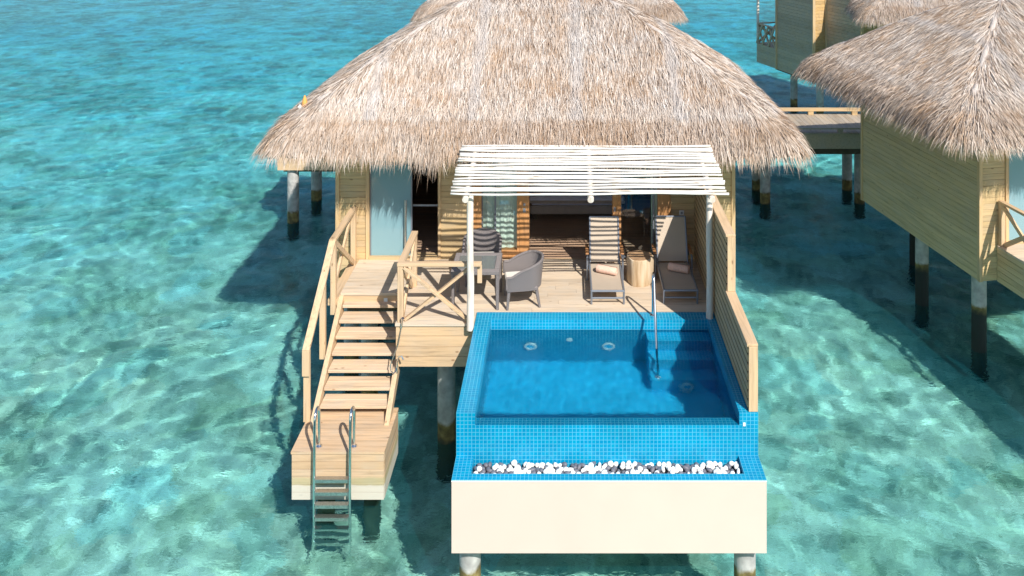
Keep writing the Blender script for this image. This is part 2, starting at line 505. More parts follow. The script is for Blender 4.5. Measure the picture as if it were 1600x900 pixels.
def water_mat(name, near, far, refr, diff_fac, diff_near, diff_far, bumps, y_near=10, y_far=60, rough=.03, gl_gain=1.0):
    m, nt, out = new_mat(name)
    geo = nd(nt, "NewGeometry")
    pos = geo.outputs["Position"]
    y = nd(nt, "SeparateXYZ", {0: pos}).outputs[1]
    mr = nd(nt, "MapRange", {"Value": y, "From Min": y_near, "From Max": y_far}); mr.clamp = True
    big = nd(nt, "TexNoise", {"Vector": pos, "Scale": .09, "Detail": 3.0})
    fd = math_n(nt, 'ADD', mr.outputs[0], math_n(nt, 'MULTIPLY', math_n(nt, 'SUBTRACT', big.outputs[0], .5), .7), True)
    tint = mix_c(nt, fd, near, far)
    h = None
    for (sx, sy, rot, sc, det, dis, wt) in bumps:
        mp = nd(nt, "Mapping", {"Vector": pos, "Scale": (sx, sy, 1), "Rotation": (0, 0, R(rot))})
        n = nd(nt, "TexNoise", {"Vector": mp.outputs[0], "Scale": sc, "Detail": det, "Roughness": .55, "Distortion": dis})
        t = math_n(nt, 'MULTIPLY', n.outputs[0], wt)
        h = t if h is None else math_n(nt, 'ADD', h, t)
    b = nd(nt, "Bump", {"Strength": 1.0, "Distance": 1.0, "Height": h})
    N = b.outputs[0]
    fr = nd(nt, "Fresnel", {"IOR": 1.333, "Normal": N})
    gl = nd(nt, "BsdfGlossy", {"Roughness": rough, "Normal": N})
    tr = nd(nt, "BsdfTransparent", {"Color": tint})
    sh = tr.outputs[0]
    if refr:
        rf = nd(nt, "BsdfRefraction", {"Color": tint, "IOR": 1.333, "Roughness": 0.0, "Normal": N})
        sh = nd(nt, "MixShader", {0: refr, 1: sh, 2: rf.outputs[0]}).outputs[0]
    if diff_fac:
        df = nd(nt, "BsdfDiffuse", {"Color": mix_c(nt, fd, diff_near, diff_far), "Normal": N})
        sh = nd(nt, "MixShader", {0: diff_fac, 1: sh, 2: df.outputs[0]}).outputs[0]
    f = math_n(nt, 'MULTIPLY', fr.outputs[0], gl_gain, True)
    mx = nd(nt, "MixShader", {0: f, 1: sh, 2: gl.outputs[0]})
    nt.links.new(mx.outputs[0], out.inputs[0])
    return m
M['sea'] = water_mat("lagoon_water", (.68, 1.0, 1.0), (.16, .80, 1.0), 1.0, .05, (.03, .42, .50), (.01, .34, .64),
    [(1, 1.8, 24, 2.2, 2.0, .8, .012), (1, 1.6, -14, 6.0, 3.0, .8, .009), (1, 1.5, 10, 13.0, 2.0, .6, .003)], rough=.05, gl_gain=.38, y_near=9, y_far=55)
M['pool_water'] = water_mat("pool_water", (.72, .96, 1.0), (.72, .96, 1.0), 1.0, .04, (.0, .36, .62), (.0, .36, .62),
    [(1, 1.3, 15, 7.0, 3.0, .6, .0035), (1, 1, -30, 20.0, 4.0, .5, .0035)], rough=.04, gl_gain=.7)

def seabed_mat():
    m, nt, out = new_mat("sand_and_coral_seabed")
    pos = nd(nt, "NewGeometry").outputs["Position"]
    # warp
    wz = nd(nt, "TexNoise", {"Vector": pos, "Scale": .9, "Detail": 4.0})
    wv = nd(nt, "VectorMath", {0: wz.outputs["Color"], 1: (1.3, 1.3, 0)}, operation='MULTIPLY')
    wp = nd(nt, "VectorMath", {0: pos, 1: wv.outputs[0]}, operation='ADD').outputs[0]
    n1 = nd(nt, "TexNoise", {"Vector": wp, "Scale": .42, "Detail": 6.0, "Roughness": .65})
    n2 = nd(nt, "TexNoise", {"Vector": wp, "Scale": 3.4, "Detail": 8.0, "Roughness": .74, "Distortion": 1.0})
    mp3 = nd(nt, "Mapping", {"Vector": wp, "Scale": (1.0, 2.2, 1), "Rotation": (0, 0, R(28))})
    n3 = nd(nt, "TexNoise", {"Vector": mp3.outputs[0], "Scale": 3.6, "Detail": 8.0, "Roughness": .74, "Distortion": 1.5})
    vo = nd(nt, "TexVoronoi", {"Vector": wp, "Scale": .95})
    vo2 = nd(nt, "TexVoronoi", {"Vector": wp, "Scale": 3.3})
    sand = ramp(nt, n3.outputs[0], [(.36, (.38, .42, .34)), (.48, (.80, .81, .70)), (.58, (.99, .99, .92))])  # sand, its pale stretched streaks also painting in caustic light
    rub = ramp(nt, n2.outputs[0], [(.36, (.10, .15, .12)), (.48, (.34, .38, .29)), (.60, (.78, .80, .67))])
    f = ramp(nt, n1.outputs[0], [(.42, 0.0), (.58, .92)])
    c = mix_c(nt, f, sand, rub)
    cl = math_n(nt, 'MULTIPLY', ramp(nt, vo.outputs["Distance"], [(.22, 1.0), (.46, 0.0)]), ramp(nt, n2.outputs[0], [(.42, 0.0), (.54, .75)]))
    c = mix_c(nt, cl, c, (.13, .18, .15))
    st = math_n(nt, 'MULTIPLY', ramp(nt, vo2.outputs["Distance"], [(.10, 1.0), (.24, 0.0)]), ramp(nt, n1.outputs[0], [(.50, 0.0), (.58, .7)]))
    c = mix_c(nt, st, c, (.62, .64, .55))
    vo3 = nd(nt, "TexVoronoi", {"Vector": wp, "Scale": 1.25})
    hue = nd(nt, "SeparateXYZ", {0: vo3.outputs["Color"]})
    tone = ramp(nt, hue.outputs[0], [(0.0, (.55, .88, .98)), (.22, (.95, 1.0, .97)), (.45, (.80, .80, .58)), (.62, (1.0, 1.0, 1.0)), (.80, (1.0, .88, .76)), (1.0, (1.05, 1.05, 1.0))])
    c = mix_c(nt, .55, c, mix_c(nt, 1.0, c, tone, 'MULTIPLY'))
    mp4 = nd(nt, "Mapping", {"Vector": wp, "Scale": (1.0, 2.6, 1), "Rotation": (0, 0, R(35))})
    n4 = nd(nt, "TexNoise", {"Vector": mp4.outputs[0], "Scale": 8.5, "Detail": 5.0, "Roughness": .7, "Distortion": 1.0})
    c = mix_c(nt, 1.0, c, ramp(nt, n4.outputs[0], [(.36, .74), (.5, 1.02), (.62, 1.14)]), 'MULTIPLY')
    p = nd(nt, "BsdfDiffuse", {"Color": c})
    nt.links.new(p.outputs[0], out.inputs[0])
    return m
M['seabed'] = seabed_mat()
# ================================================================== SETTING
DECK = 2.2
mb = MB(); mb.add([(-900,-60,-1.15),(900,-60,-1.15),(900,1800,-1.15),(-900,1800,-1.15)], [(0,1,2,3)])
mb.build("seabed", M['seabed'], kind="structure", recalc=False).cycles.is_caustics_receiver = True
def sea_grid():
    """one sheet to the horizon, with real wavelets where the lagoon is near enough to read them"""
    fx = np.arange(-40, 34.01, .10); fy = np.concatenate([np.arange(7, 30, .085), np.arange(30, 62, .14)])
    xs = np.concatenate([[-900, -300, -120, -60, -45], fx, [38, 60, 120, 300, 900]])
    ys = np.concatenate([[-60, -20, 0, 4], fy, [65, 80, 120, 300, 800, 1800]])
    X, Y = np.meshgrid(xs, ys)
    wr = np.random.default_rng(5)
    Z = np.zeros_like(X)
    # gentle domain warp keeps the wave trains from looking like a grid
    wx = X + .35*np.sin(Y*.9 + 1.0) + .2*np.sin(X*1.3 + Y*.7); wy = Y + .35*np.sin(X*.8 + 2.0) + .2*np.sin(Y*1.5 - X*.6)
    for lam, amp, cnt in ((2.4, .006, 4), (1.15, .0060, 7), (.66, .0050, 9), (.42, .0030, 10), (.30, .0013, 8)):
        for _ in range(cnt):
            th = R(62) + wr.normal(0, .85); k = 2*math.pi/(lam*wr.uniform(.75, 1.3))
            Z += amp*wr.uniform(.5, 1.0)*np.sin(k*(math.cos(th)*wx + math.sin(th)*wy) + wr.uniform(0, 6.28))
    fade = np.clip((X + 40)/4, 0, 1)*np.clip((34 - X)/4, 0, 1)*np.clip((Y - 7)/1, 0, 1)*np.clip((62 - Y)/26, 0, 1)
    fade *= .80 + .22*np.sin(X*.31 + .8*np.sin(Y*.23) + 1)*np.sin(Y*.37 + .7*np.sin(X*.19)) + .14*np.sin(X*.83 - Y*.61)
    Z *= fade * WAVE
    V = np.stack([X.ravel(), Y.ravel(), Z.ravel()], 1)
    nx, ny = len(xs), len(ys)
    i = (np.arange(ny-1)[:, None]*nx + np.arange(nx-1)[None, :]).ravel()
    F4 = np.stack([i, i+1, i+1+nx, i+nx], 1)
    return V, F4
WAVE = 0.55

# ================================================================== THATCH
RA, RB, RH = 4.85, 3.5, 1.37          # half length, half depth, half ridge
PROF_D = [-.10, 0.0, .10, .25, .45, 1.0, 2.0, 3.0, 3.5]
PROF_Z = [4.46, 4.57, 4.72, 4.86, 5.00, 5.40, 6.06, 6.62, 6.82]

def ring_pts(d, ts):
    """points and outward normals on the rounded rectangle set in by d; ts in 0..1 round the perimeter"""
    a = RA - d; b = max(RB - d, 1e-4)
    r = min(.55 * max(0.12, 1 - d / RB), b)
    sx, sy = 2*(a-r), 2*(b-r); arc = math.pi*r/2
    per = 2*sx + 2*sy + 4*arc
    L = ts * per
    P = np.zeros((len(ts), 2)); Nn = np.zeros((len(ts), 2))
    segs = [('l', sx, (-(a-r), -b), (1, 0), (0, -1)), ('c', arc, (a-r, -(b-r)), -90, None), ('l', sy, (a, -(b-r)), (0, 1), (1, 0)), ('c', arc, (a-r, b-r), 0, None),
            ('l', sx, (a-r, b), (-1, 0), (0, 1)), ('c', arc, (-(a-r), b-r), 90, None), ('l', sy, (-a, b-r), (0, -1), (-1, 0)), ('c', arc, (-(a-r), -(b-r)), 180, None)]
    s0 = 0.0
    for kind, ln, p, q, nn in segs:
        m = (L >= s0) & (L <= s0 + ln + 1e-9)
        if ln > 0 and m.any():
            w = L[m] - s0
            if kind == 'l':
                P[m, 0] = p[0] + q[0]*w; P[m, 1] = p[1] + q[1]*w; Nn[m] = nn
            else:
                th = np.radians(q) + w / r
                P[m, 0] = p[0] + r*np.cos(th); P[m, 1] = p[1] + r*np.sin(th)
                Nn[m, 0] = np.cos(th); Nn[m, 1] = np.sin(th)
        s0 += ln
    return P, Nn

def mesh_from_np(name, V, F4, F3):
    me = bpy.data.meshes.new(name)
    nl = len(F4)*4 + len(F3)*3
    me.vertices.add(len(V)); me.loops.add(nl); me.polygons.add(len(F4)+len(F3))
    me.vertices.foreach_set("co", V.astype(np.float32).ravel())
    li = np.concatenate([F4.ravel(), F3.ravel()]).astype(np.int32)
    me.loops.foreach_set("vertex_index", li)
    st = np.concatenate([np.arange(len(F4))*4, len(F4)*4 + np.arange(len(F3))*3]).astype(np.int32)
    me.polygons.foreach_set("loop_start", st)
    try:
        tot = np.concatenate([np.full(len(F4), 4), np.full(len(F3), 3)]).astype(np.int32)
        me.polygons.foreach_set("loop_total", tot)
    except Exception: pass
    me.update(calc_edges=True)
    me.validate()
    return me

sea_me = mesh_from_np("sea_water", *sea_grid(), np.zeros((0, 3), dtype=int))
sea_me.polygons.foreach_set("use_smooth", [True]*len(sea_me.polygons))
sea_me.materials.append(M['sea'])
sea_ = bpy.data.objects.new("sea_water", sea_me); col.objects.link(sea_)
tag(sea_, kind="structure")
sea_.cycles.is_caustics_caster = True

def blades(P, D, S, Nf, L, W, droop):
    """narrow tapering strips: root P, direction D, side S, face normal Nf, length L, width W"""
    n = len(P)
    L = L[:, None]; W = W[:, None]
    down = np.zeros((n, 3)); down[:, 2] = -1
    mid = P + D*L*.55 + Nf*L*.03
    tip = P + D*L + down*L*droop[:, None]
    V = np.stack([P - S*W*.5, P + S*W*.5, mid + S*W*.45, mid - S*W*.45, tip], 1).reshape(-1, 3)
    b = np.arange(n)*5
    F4 = np.stack([b, b+1, b+2, b+3], 1); F3 = np.stack([b+3, b+2, b+4], 1)
    return V, F4, F3

def norm(v): return v / np.linalg.norm(v, axis=1, keepdims=True)

def thatch_blades(n_slope, n_skirt, n_fringe, n_course):
    outs = []
    def batch(dv, length, width, lift, drop, jit, droop, zoff=0.0, clump=False):
        n = len(dv)
        P = np.zeros((n, 3)); Nn = np.zeros((n, 2))
        bins = np.round(dv, 2)
        for d in np.unique(bins):
            m = bins == d
            p, q = ring_pts(float(d), rng.random(m.sum()))
            P[m, :2] = p; Nn[m] = q
        P[:, 2] = np.interp(dv, PROF_D, PROF_Z) + zoff
        if clump:
            ph = P[:, 0]*2.1 + P[:, 1]*1.7
            length = length * (.80 + .28*np.sin(ph*1.3 + 1.0) * np.sin(ph*.47) + .22*np.sin(ph*3.7)) * np.where(P[:, 0] < -3.3, .62, 1.0)
        sl = (np.interp(dv + .06, PROF_D, PROF_Z) - np.interp(dv - .06, PROF_D, PROF_Z)) / .12
        D = norm(np.stack([Nn[:, 0], Nn[:, 1], -sl - drop], 1))
        side = np.stack([-Nn[:, 1], Nn[:, 0], np.zeros(n)], 1)
        D = norm(D + side * rng.normal(0, jit, (n, 1)))
        nf = norm(np.cross(side, D)); nf[nf[:, 2] < 0] *= -1
        D = norm(D + nf * (lift + rng.normal(0, .05, n))[:, None])
        roll = rng.normal(0, .5, (n, 1))
        S = norm(np.cross(D, nf)); S = norm(S*np.cos(roll) + nf*np.sin(roll))
        P = P + nf * rng.uniform(-.015, .03, (n, 1))
        outs.append(blades(P, D, S, nf, length, width, droop))
    # slope: weight by perimeter so that the cover is even
    d = []
    while len(d) < n_slope:
        x = rng.uniform(.3, 3.48, n_slope)
        w = (RA + RB - 2*x) / (RA + RB)
        d += list(x[rng.random(n_slope) < w])
    d = np.array(d[:n_slope]); n = n_slope
    batch(d, rng.uniform(.22, .5, n), rng.uniform(.007, .015, n), np.full(n, .03), np.zeros(n), .16, rng.uniform(0, .08, n))
    # thicker course whose ends stand out above the eave layer
    n = n_course
    batch(rng.uniform(.46, .80, n), rng.uniform(.25, .42, n), rng.uniform(.007, .014, n), np.full(n, .10), np.zeros(n), .2, rng.uniform(.05, .15, n), .035)
    # eave skirt
    n = n_skirt
    batch(rng.uniform(-.02, .48, n), rng.uniform(.22, .42, n), rng.uniform(.007, .015, n), np.full(n, .07), rng.uniform(-.3, .5, n), .2, rng.uniform(.02, .18, n))
    # hanging loose ends
    n = n_fringe
    batch(rng.uniform(-.06, .12, n), rng.uniform(.16, .36, n)*rng.choice([1, 1, 1, 1.4], n), rng.uniform(.007, .014, n), np.full(n, .0), rng.uniform(.2, 2.0, n), .28, rng.uniform(.05, .3, n), 0.0, True)
    V = []; F4 = []; F3 = []; o = 0
    for v, a, b in outs:
        V.append(v); F4.append(a + o); F3.append(b + o); o += len(v)
    return np.concatenate(V), np.concatenate(F4), np.concatenate(F3)

def thatch_bed():
    mbb = MB(); N_ = 120
    ts = np.linspace(0, 1, N_, endpoint=False)
    rings = []
    for d, z in ([(1.2, 4.56), (.35, 4.46), (.06, 4.40), (.0, 4.48)] + [(d, np.interp(d, PROF_D, PROF_Z) - .03) for d in (.05, .12, .25, .45, .7, 1.0, 1.5, 2.0, 2.5, 3.0, 3.3, 3.49)]):
        p, q = ring_pts(d, ts)
        rings.append([(x, y, z) for x, y in p])
    for r in rings: mbb.v += r
    for i in range(len(rings)-1):
        for k in range(N_):
            k2 = (k+1) % N_
            mbb.f.append((i*N_+k, i*N_+k2, (i+1)*N_+k2, (i+1)*N_+k))
    mbb.f.append(tuple((len(rings)-1)*N_ + k for k in range(N_)))
    return mbb

# the roof is modelled round its own centre; a villa places it at ROOF_C from its front left corner
ROOF_C = Vector((-0.56 + 4.27, 18.5 - 16.08, 0))
_bl = mesh_from_np("thatch_layer", *thatch_blades(115000, 36000, 14000, 13000))
_bl.materials.append(M['thatch'])

def make_roof(villa, offset):
    b = thatch_bed()
    b.v = [(x + offset[0], y + offset[1], z) for x, y, z in b.v]
    r = b.build("roof", M['thatch_base'], villa, smooth=True)
    t = bpy.data.objects.new("thatch_layer", _bl); col.objects.link(t)
    t.parent = r; t.location = offset
    rc = MB()
    pts = [(-1.62, 0, 6.70), (-1.45, 0, 6.82), (-1.2, 0, 6.87), (0, 0, 6.885), (1.2, 0, 6.87), (1.45, 0, 6.82), (1.62, 0, 6.70)]
    rc.tube([(x + offset[0], y + offset[1], z - .06) for x, y, z in pts], [.07, .13, .16, .16, .16, .13, .07], 12)
    rc.build("ridge_cap", M['ridge_net'], r, smooth=True)
    # flat worn hip bands of netting
    for sx in (-1, 1):
        for sy in (-1, 1):
            hb = MB(); path = []
            for d in np.linspace(3.4, .55, 14):
                a_ = RA - d; b_ = RB - d; rr = .55*max(.12, 1-d/RB)
                cx = sx*(a_ - rr*.29); cy = sy*(b_ - rr*.29)
                path.append(Vector((cx + offset[0], cy + offset[1], float(np.interp(d, PROF_D, PROF_Z)) - .035)))
            hb.tube(path, [.05 + .03*math.sin(i*1.7) for i in range(len(path))], 8)
            hb.build("hip_netting", M['ridge_net'], r, smooth=True)
    return r

# ================================================================== VILLA (local: x along the front from its left corner, y inwards)
def make_villa(label, group):
    V = thing("water_villa", label, "villa", (0, 0, 0), group)
    W_ = 7.45; D_ = 4.47; Z0 = 1.5; Z1 = 4.62
    ox = 4.27                                   # world x of the main villa = local x - 4.27
    sillz = DECK
    # ---- side and back cladding
    m = MB(); add_boards(m, 'yzx', .02, D_, Z0, Z1, 0, .03, .115, .005, .0015); m.build("side_wall", M['wall_y'], V)
    m = MB(); add_boards(m, 'yzx', .02, D_, Z0, Z1, W_-.03, W_, .115, .005, .0015); m.build("side_wall", M['wall_y'], V)
    m = MB(); 
    for a, b, c, d in ((.02, W_-.02, Z0, 3.0), (.02, 2.8, 3.0, 4.2), (5.4, W_-.02, 3.0, 4.2), (.02, W_-.02, 4.2, Z1)): add_boards(m, 'xzy', a, b, c, d, D_+.002, D_+.03, .115, .005, .0015)
    m.build("back_wall", M['wall'], V)
    MB().box(2.8, 5.4, D_+.01, D_+.016, 3.0, 4.2).build("back_pane", M['glass'], V)  # opening and pane added, unseen, so sky light reaches the bed
    # ---- front cladding pieces (left of the frosted door, between door and window, right of the glass door, below deck)
    m = MB()
    for a, b in ((.02, .55), (1.93, 2.48), (6.26, W_-.02)):
        add_boards(m, 'xzy', a, b, Z0, Z1, -.0, .03, .115, .005, .0015)
    add_boards(m, 'xzy', .55, 1.93, Z0, DECK-.005, 0, .03, .115, .005, .0015)
    add_boards(m, 'xzy', 2.48, 6.26, Z0, DECK-.005, 0, .03, .115, .005, .0015)
    add_boards(m, 'xzy', .55, 1.93, 4.3, Z1, 0, .03, .115, .005, .0015)
    add_boards(m, 'xzy', 2.48, 6.26, 4.3, Z1, 0, .03, .115, .005, .0015)
    m.build("front_wall", M['wall'], V)
    # ---- corner and opening trims
    m = MB()
    for b_ in [(x, x+.07, -.022, .05, Z0, Z1) for x in (-.02, W_-.05)] + [(x, x+.07, D_-.04, D_+.04, Z0, Z1) for x in (-.02, W_-.05)] + [(.55, .615, -.03, .12, DECK, 4.3), (1.90, 1.95, -.025, .12, DECK, 4.3)]:
        MB().box(*b_).build("corner_trim", M['trim'], V)
    m = MB(); m.box(.615, 1.90, -.05, .16, DECK-.02, DECK+.05); m.build("door_sill", M['trim_x'], V)
    # ---- inner core: floor, room walls, ceiling
    m = MB(); add_boards(m, 'xyz', .04, W_-.04, .04, D_-.02, DECK-.03, DECK-.005, .12, .004); m.build("room_floor", M['floor_in'], V)
    m = MB()
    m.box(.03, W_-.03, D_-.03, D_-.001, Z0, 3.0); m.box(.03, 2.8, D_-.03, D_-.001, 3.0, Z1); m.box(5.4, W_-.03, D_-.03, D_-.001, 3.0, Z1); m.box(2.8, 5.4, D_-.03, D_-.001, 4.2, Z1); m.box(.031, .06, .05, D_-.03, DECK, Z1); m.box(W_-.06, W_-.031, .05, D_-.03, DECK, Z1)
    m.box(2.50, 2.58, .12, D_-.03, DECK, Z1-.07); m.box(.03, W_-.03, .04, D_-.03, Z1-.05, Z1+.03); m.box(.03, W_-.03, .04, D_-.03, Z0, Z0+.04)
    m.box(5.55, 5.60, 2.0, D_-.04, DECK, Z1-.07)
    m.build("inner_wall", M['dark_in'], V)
    m = MB(); m.box(2.585, 5.54, D_-.045, D_-.031, DECK, 2.99); m.box(2.581, 2.60, .14, D_-.05, DECK, Z1-.07); m.box(2.61, 5.54, .14, D_-.05, Z1-.075, Z1-.052); m.build("bounce_lining", M['room_bounce'], V)  # pale panels added to bounce light onto the bed
    # ---- frosted sliding door
    d = MB().box(.615, 1.40, .03, .05, DECK+.05, 4.3).build("sliding_door", M['frosted'], V, label="frosted pale teal sliding glass door panel")
    m = MB(); m.tube([(1.30, -.05, 2.42), (1.30, -.05, 3.32)], .021, 10); m.tube([(1.30, -.05, 2.5), (1.30, .03, 2.45)], .012, 8); m.tube([(1.30, -.05, 3.2), (1.30, .03, 3.1)], .012, 8)
    m.build("handle", M['steel'], d, smooth='auto')
    m = MB(); m.box(.617, .64, .022, .058, DECK+.05, 4.3); m.box(1.385, 1.41, .022, .058, DECK+.05, 4.3); m.box(.64, 1.385, .022, .058, 3.95, 3.975)
    m.build("door_frame", M['alu'], d)
    MB().box(1.41, 1.90, .09, .095, DECK+.95, DECK+.985).build("glass_rail", M['alu'], V)
    # ---- window with curtain
    w = MB()
    w.box(2.53, 2.715, -.012, .10, DECK+.0, 4.3); w.box(3.38, 3.43, -.02, .10, DECK+.16, 4.3); w.box(2.715, 3.43, -.025, .11, DECK+.10, DECK+.16); w.box(2.715, 3.43, -.0, .10, DECK, DECK+.10)
    wf = w.build("window", M['jamb'], V)
    MB().box(2.715, 3.38, .055, .062, DECK+.16, 4.3).build("pane", M['glass'], wf)
    MB().box(2.715, 2.735, .035, .05, DECK+.16, 4.3).build("mullion", M['alu'], wf); MB().box(2.955, 2.985, .035, .05, DECK+.16, 4.3).build("mullion", M['alu'], wf)
    cw = MB(); nx = 60
    for i in range(nx+1):
        x = 2.715 + .665*i/nx; y = .10 + .012*math.sin(i*.50) + .004*math.sin(i*1.1+1)
        cw.v += [(x, y, DECK+.17), (x, y, 4.28), (x, y+.006, 4.28), (x, y+.006, DECK+.17)]
    for i in range(nx):
        a = i*4
        for k in range(4): cw.f.append((a+k, a+4+k, a+4+(k+1) % 4, a+(k+1) % 4))
    cw.build("curtain", M['curtain'], wf, smooth='auto')
    # ---- pier between window and bed opening, with switches
    m = MB().box(3.43, 3.61, -.03, .13, DECK, 4.3); j = m.build("door_post", M['jamb'], V)
    m = MB(); m.box(3.50, 3.54, -.038, -.031, 3.20, 3.25); m.box(3.495, 3.545, -.038, -.031, 3.08, 3.16); m.build("switch_plate", M['grey_pl'], j)
    m = MB().box(5.17, 5.33, -.03, .13, DECK, 4.3); j = m.build("door_post", M['jamb'], V)
    m = MB(); m.box(5.19, 5.23, -.038, -.031, 3.10, 3.18); m.build("switch_plate", M['grey_pl'], j)
    m = MB().box(6.02, 6.26, -.03, .13, DECK, 4.3); m.build("door_post", M['jamb'], V)
    # ---- glass door on the right with curtain
    g = MB().box(5.33, 5.93, .05, .06, DECK+.03, 4.3).build("glass_door", M['glass'], V)
    m = MB(); m.box(5.33, 6.02, .03, .10, DECK, DECK+.03); m.box(5.93, 5.955, .035, .075, DECK+.03, 4.3); m.build("door_frame", M['alu'], g)
    cw = MB(); nx = 14
    for i in range(nx+1):
        x = 5.90 + .12*i/nx; y = .10 + .016*math.sin(i*1.3)
        cw.v += [(x, y, DECK+.05), (x, y, 4.28), (x, y+.006, 4.28), (x, y+.006, DECK+.05)]
    for i in range(nx):
        a = i*4
        for k in range(4): cw.f.append((a+k, a+4+k, a+4+(k+1) % 4, a+(k+1) % 4))
    cw.build("curtain", M['curtain'], g, smooth='auto')
    # ---- outlet on the right cladding
    m = MB(); m.box(6.42, 6.51, -.012, -.001, 3.02, 3.11); o = m.build("outlet", M['white'], V, bevel=.003)
    MB().box(6.445, 6.485, -.016, -.0125, 3.045, 3.085).build("socket", M['grey_pl'], o)
    # ---- piles
    for x, y in ((.2, .3), (3.7, .9), (7.2, .3), (.2, 2.25), (7.2, 2.25), (1.2, 4.1), (3.7, 4.1), (7.2, 4.2)):
        MB().tube([(x, y, -1.3), (x, y, Z0 + .02)], .14, 16).build("pile", M['pile'], V, smooth='auto')
    make_roof(V, ROOF_C)
    return V

main = make_villa("nearest thatched villa with open bedroom behind the plunge pool deck", "thatched water villas")
main.location = (-4.27, 16.08, 0)
right = copy_tree(main)
right.location = (8.07, 16.67, 0); right.rotation_euler.z = R(9.73)
right["label"] = "thatched villa at the right edge, long plank wall facing the pool"
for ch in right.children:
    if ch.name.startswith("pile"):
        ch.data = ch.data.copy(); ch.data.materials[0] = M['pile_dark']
back = copy_tree(main)
back.rotation_euler.z = R(180)
back.location = (-4.27 + 7.42, 16.08 + 2*2.42 + 16.15 - .5, 0)
back["label"] = "farther villa with only its thatch showing behind the nearest roof"
def drop(thing_, names):
    for ch in list(thing_.children):
        if ch.name.split('.')[0] in names:
            for g in list(ch.children): bpy.data.objects.remove(g)
            bpy.data.objects.remove(ch)
drop(back, ("window", "glass_door", "door_post", "outlet", "room_floor", "sliding_door", "glass_rail"))

# ---- third villa: blank plank walls stepping back, thatch at its near end
far = thing("water_villa", "distant villa at top right with weathered plank side wall and small railed deck", "villa", (9.9, 34.06, 0), "thatched water villas")
A = Vector((9.05, 36.6, 0)); B = Vector((9.9, 34.06, 0)); C_ = Vector((10.46, 34.28, 0)); D2 = Vector((11.2, 32.3, 0)); E2 = Vector((15.0, 33.7, 0)); F2 = Vector((13.2, 38.1, 0))
def clad(mb_, p, q, z0, z1, th=.03, w=.13):
    d = (q - p).normalized(); n = Vector((d.y, -d.x, 0)) * th
    k = round((z1-z0)/w)
    for i in range(k):
        a = z0 + (z1-z0)*i/k + .003; b = z0 + (z1-z0)*(i+1)/k - .003
        mb_.add([p+Vector((0,0,a)), q+Vector((0,0,a)), q+n+Vector((0,0,a)), p+n+Vector((0,0,a)), p+Vector((0,0,b)), q+Vector((0,0,b)), q+n+Vector((0,0,b)), p+n+Vector((0,0,b))],
                [(0,3,2,1),(4,5,6,7),(0,1,5,4),(1,2,6,5),(2,3,7,6),(3,0,4,7)])
    return mb_
clad(MB(), B, A, 1.5, 4.95).build("side_wall", M['far_wall'], far)
clad(MB(), C_, B, 1.5, 4.95).build("return_wall", M['far_warm'], far)
clad(MB(), D2, C_, 1.5, 4.95).build("side_wall", M['far_wall'], far)
clad(MB(), E2, D2, 1.5, 4.95).build("back_wall", M['far_warm'], far)
clad(MB(), F2, E2, 1.5, 4.95).build("side_wall", M['far_wall'], far)
clad(MB(), A, F2, 1.5, 4.95).build("front_wall", M['far_wall'], far)
m = MB()
for p in (A, B, C_, D2): MB().box(p.x-.05, p.x+.05, p.y-.06, p.y+.04, 1.48, 4.97).build("corner_trim", M['trim'], far)
m = MB(); base = [A, B, C_, D2, E2, F2]
m.add([p+Vector((0,0,4.95)) for p in base] + [p+Vector((0,0,5.0)) for p in base], [(0,1,2,3,4,5), (6,7,8,9,10,11)] + [(i, (i+1)%6, 6+(i+1)%6, 6+i) for i in range(6)])
m.build("flat_cover", M['board_old'], far)
m = MB(); m.add([p+Vector((0,0,1.46)) for p in base] + [p+Vector((0,0,1.5)) for p in base], [(0,1,2,3,4,5), (6,7,8,9,10,11)] + [(i, (i+1)%6, 6+(i+1)%6, 6+i) for i in range(6)])
m.build("underside", M['beam_dark'], far)
for p in ((9.55, 36.2), (10.2, 34.7), (10.9, 33.0)):
    MB().tube([(p[0]+.15, p[1]+.05, -1.3), (p[0]+.15, p[1]+.05, 1.48)], .15, 14).build("pile", M['pile'], far, smooth='auto')
fr = make_roof(far, (0, 0, 0))
ang = R(-13)
cx, cy = 10.18 + (RA*math.cos(ang) - RB*math.sin(ang)), 29.5 + (RA*math.sin(ang) + RB*math.cos(ang))
fr.location = (cx - 9.9, cy - 34.06, .12); fr.rotation_euler.z = ang
# its small front deck with crossed railing and stick pergola
fd = thing("railed_deck", "small far deck with crossed timber railing on the distant villa's end", "deck", (9.05, 36.6, 0))
dirn = (A - B).normalized(); A1 = A + dirn*1.55
nrm_ = Vector((-dirn.y, dirn.x, 0))
clad(MB(), A1, A + dirn*.03, 1.5, 2.35).build("fascia", M['far_wall'], fd)
inn = -nrm_*3.2
m = MB(); m.add([A+dirn*.03+Vector((0,0,2.3)), A1+Vector((0,0,2.3)), A1+inn+Vector((0,0,2.3)), A+dirn*.03+inn+Vector((0,0,2.3)), A+dirn*.03+Vector((0,0,2.36)), A1+Vector((0,0,2.36)), A1+inn+Vector((0,0,2.36)), A+dirn*.03+inn+Vector((0,0,2.36))],
    [(0,1,2,3),(4,5,6,7),(0,1,5,4),(1,2,6,5),(2,3,7,6),(3,0,4,7)]); m.build("floor", M['board_old'], fd)
p0, p1 = A + dirn*.1, A1 - dirn*.05
m = MB(); m.bar(p0+Vector((0,0,3.22)), p1+Vector((0,0,3.22)), .10, .05); m.build("rail", M['far_wall'], fd)
for k in range(3):
    q0 = p0.lerp(p1, k/3); q1 = p0.lerp(p1, (k+1)/3)
    m = MB(); m.bar(q0+Vector((0,0,2.36)), q1+Vector((0,0,3.2)), .05, .09); m.bar(q0+nrm_*.06+Vector((0,0,3.2)), q1+nrm_*.06+Vector((0,0,2.36)), .05, .09); m.build("brace", M['far_wall'], fd)
q0, q1 = p1, p1 + inn
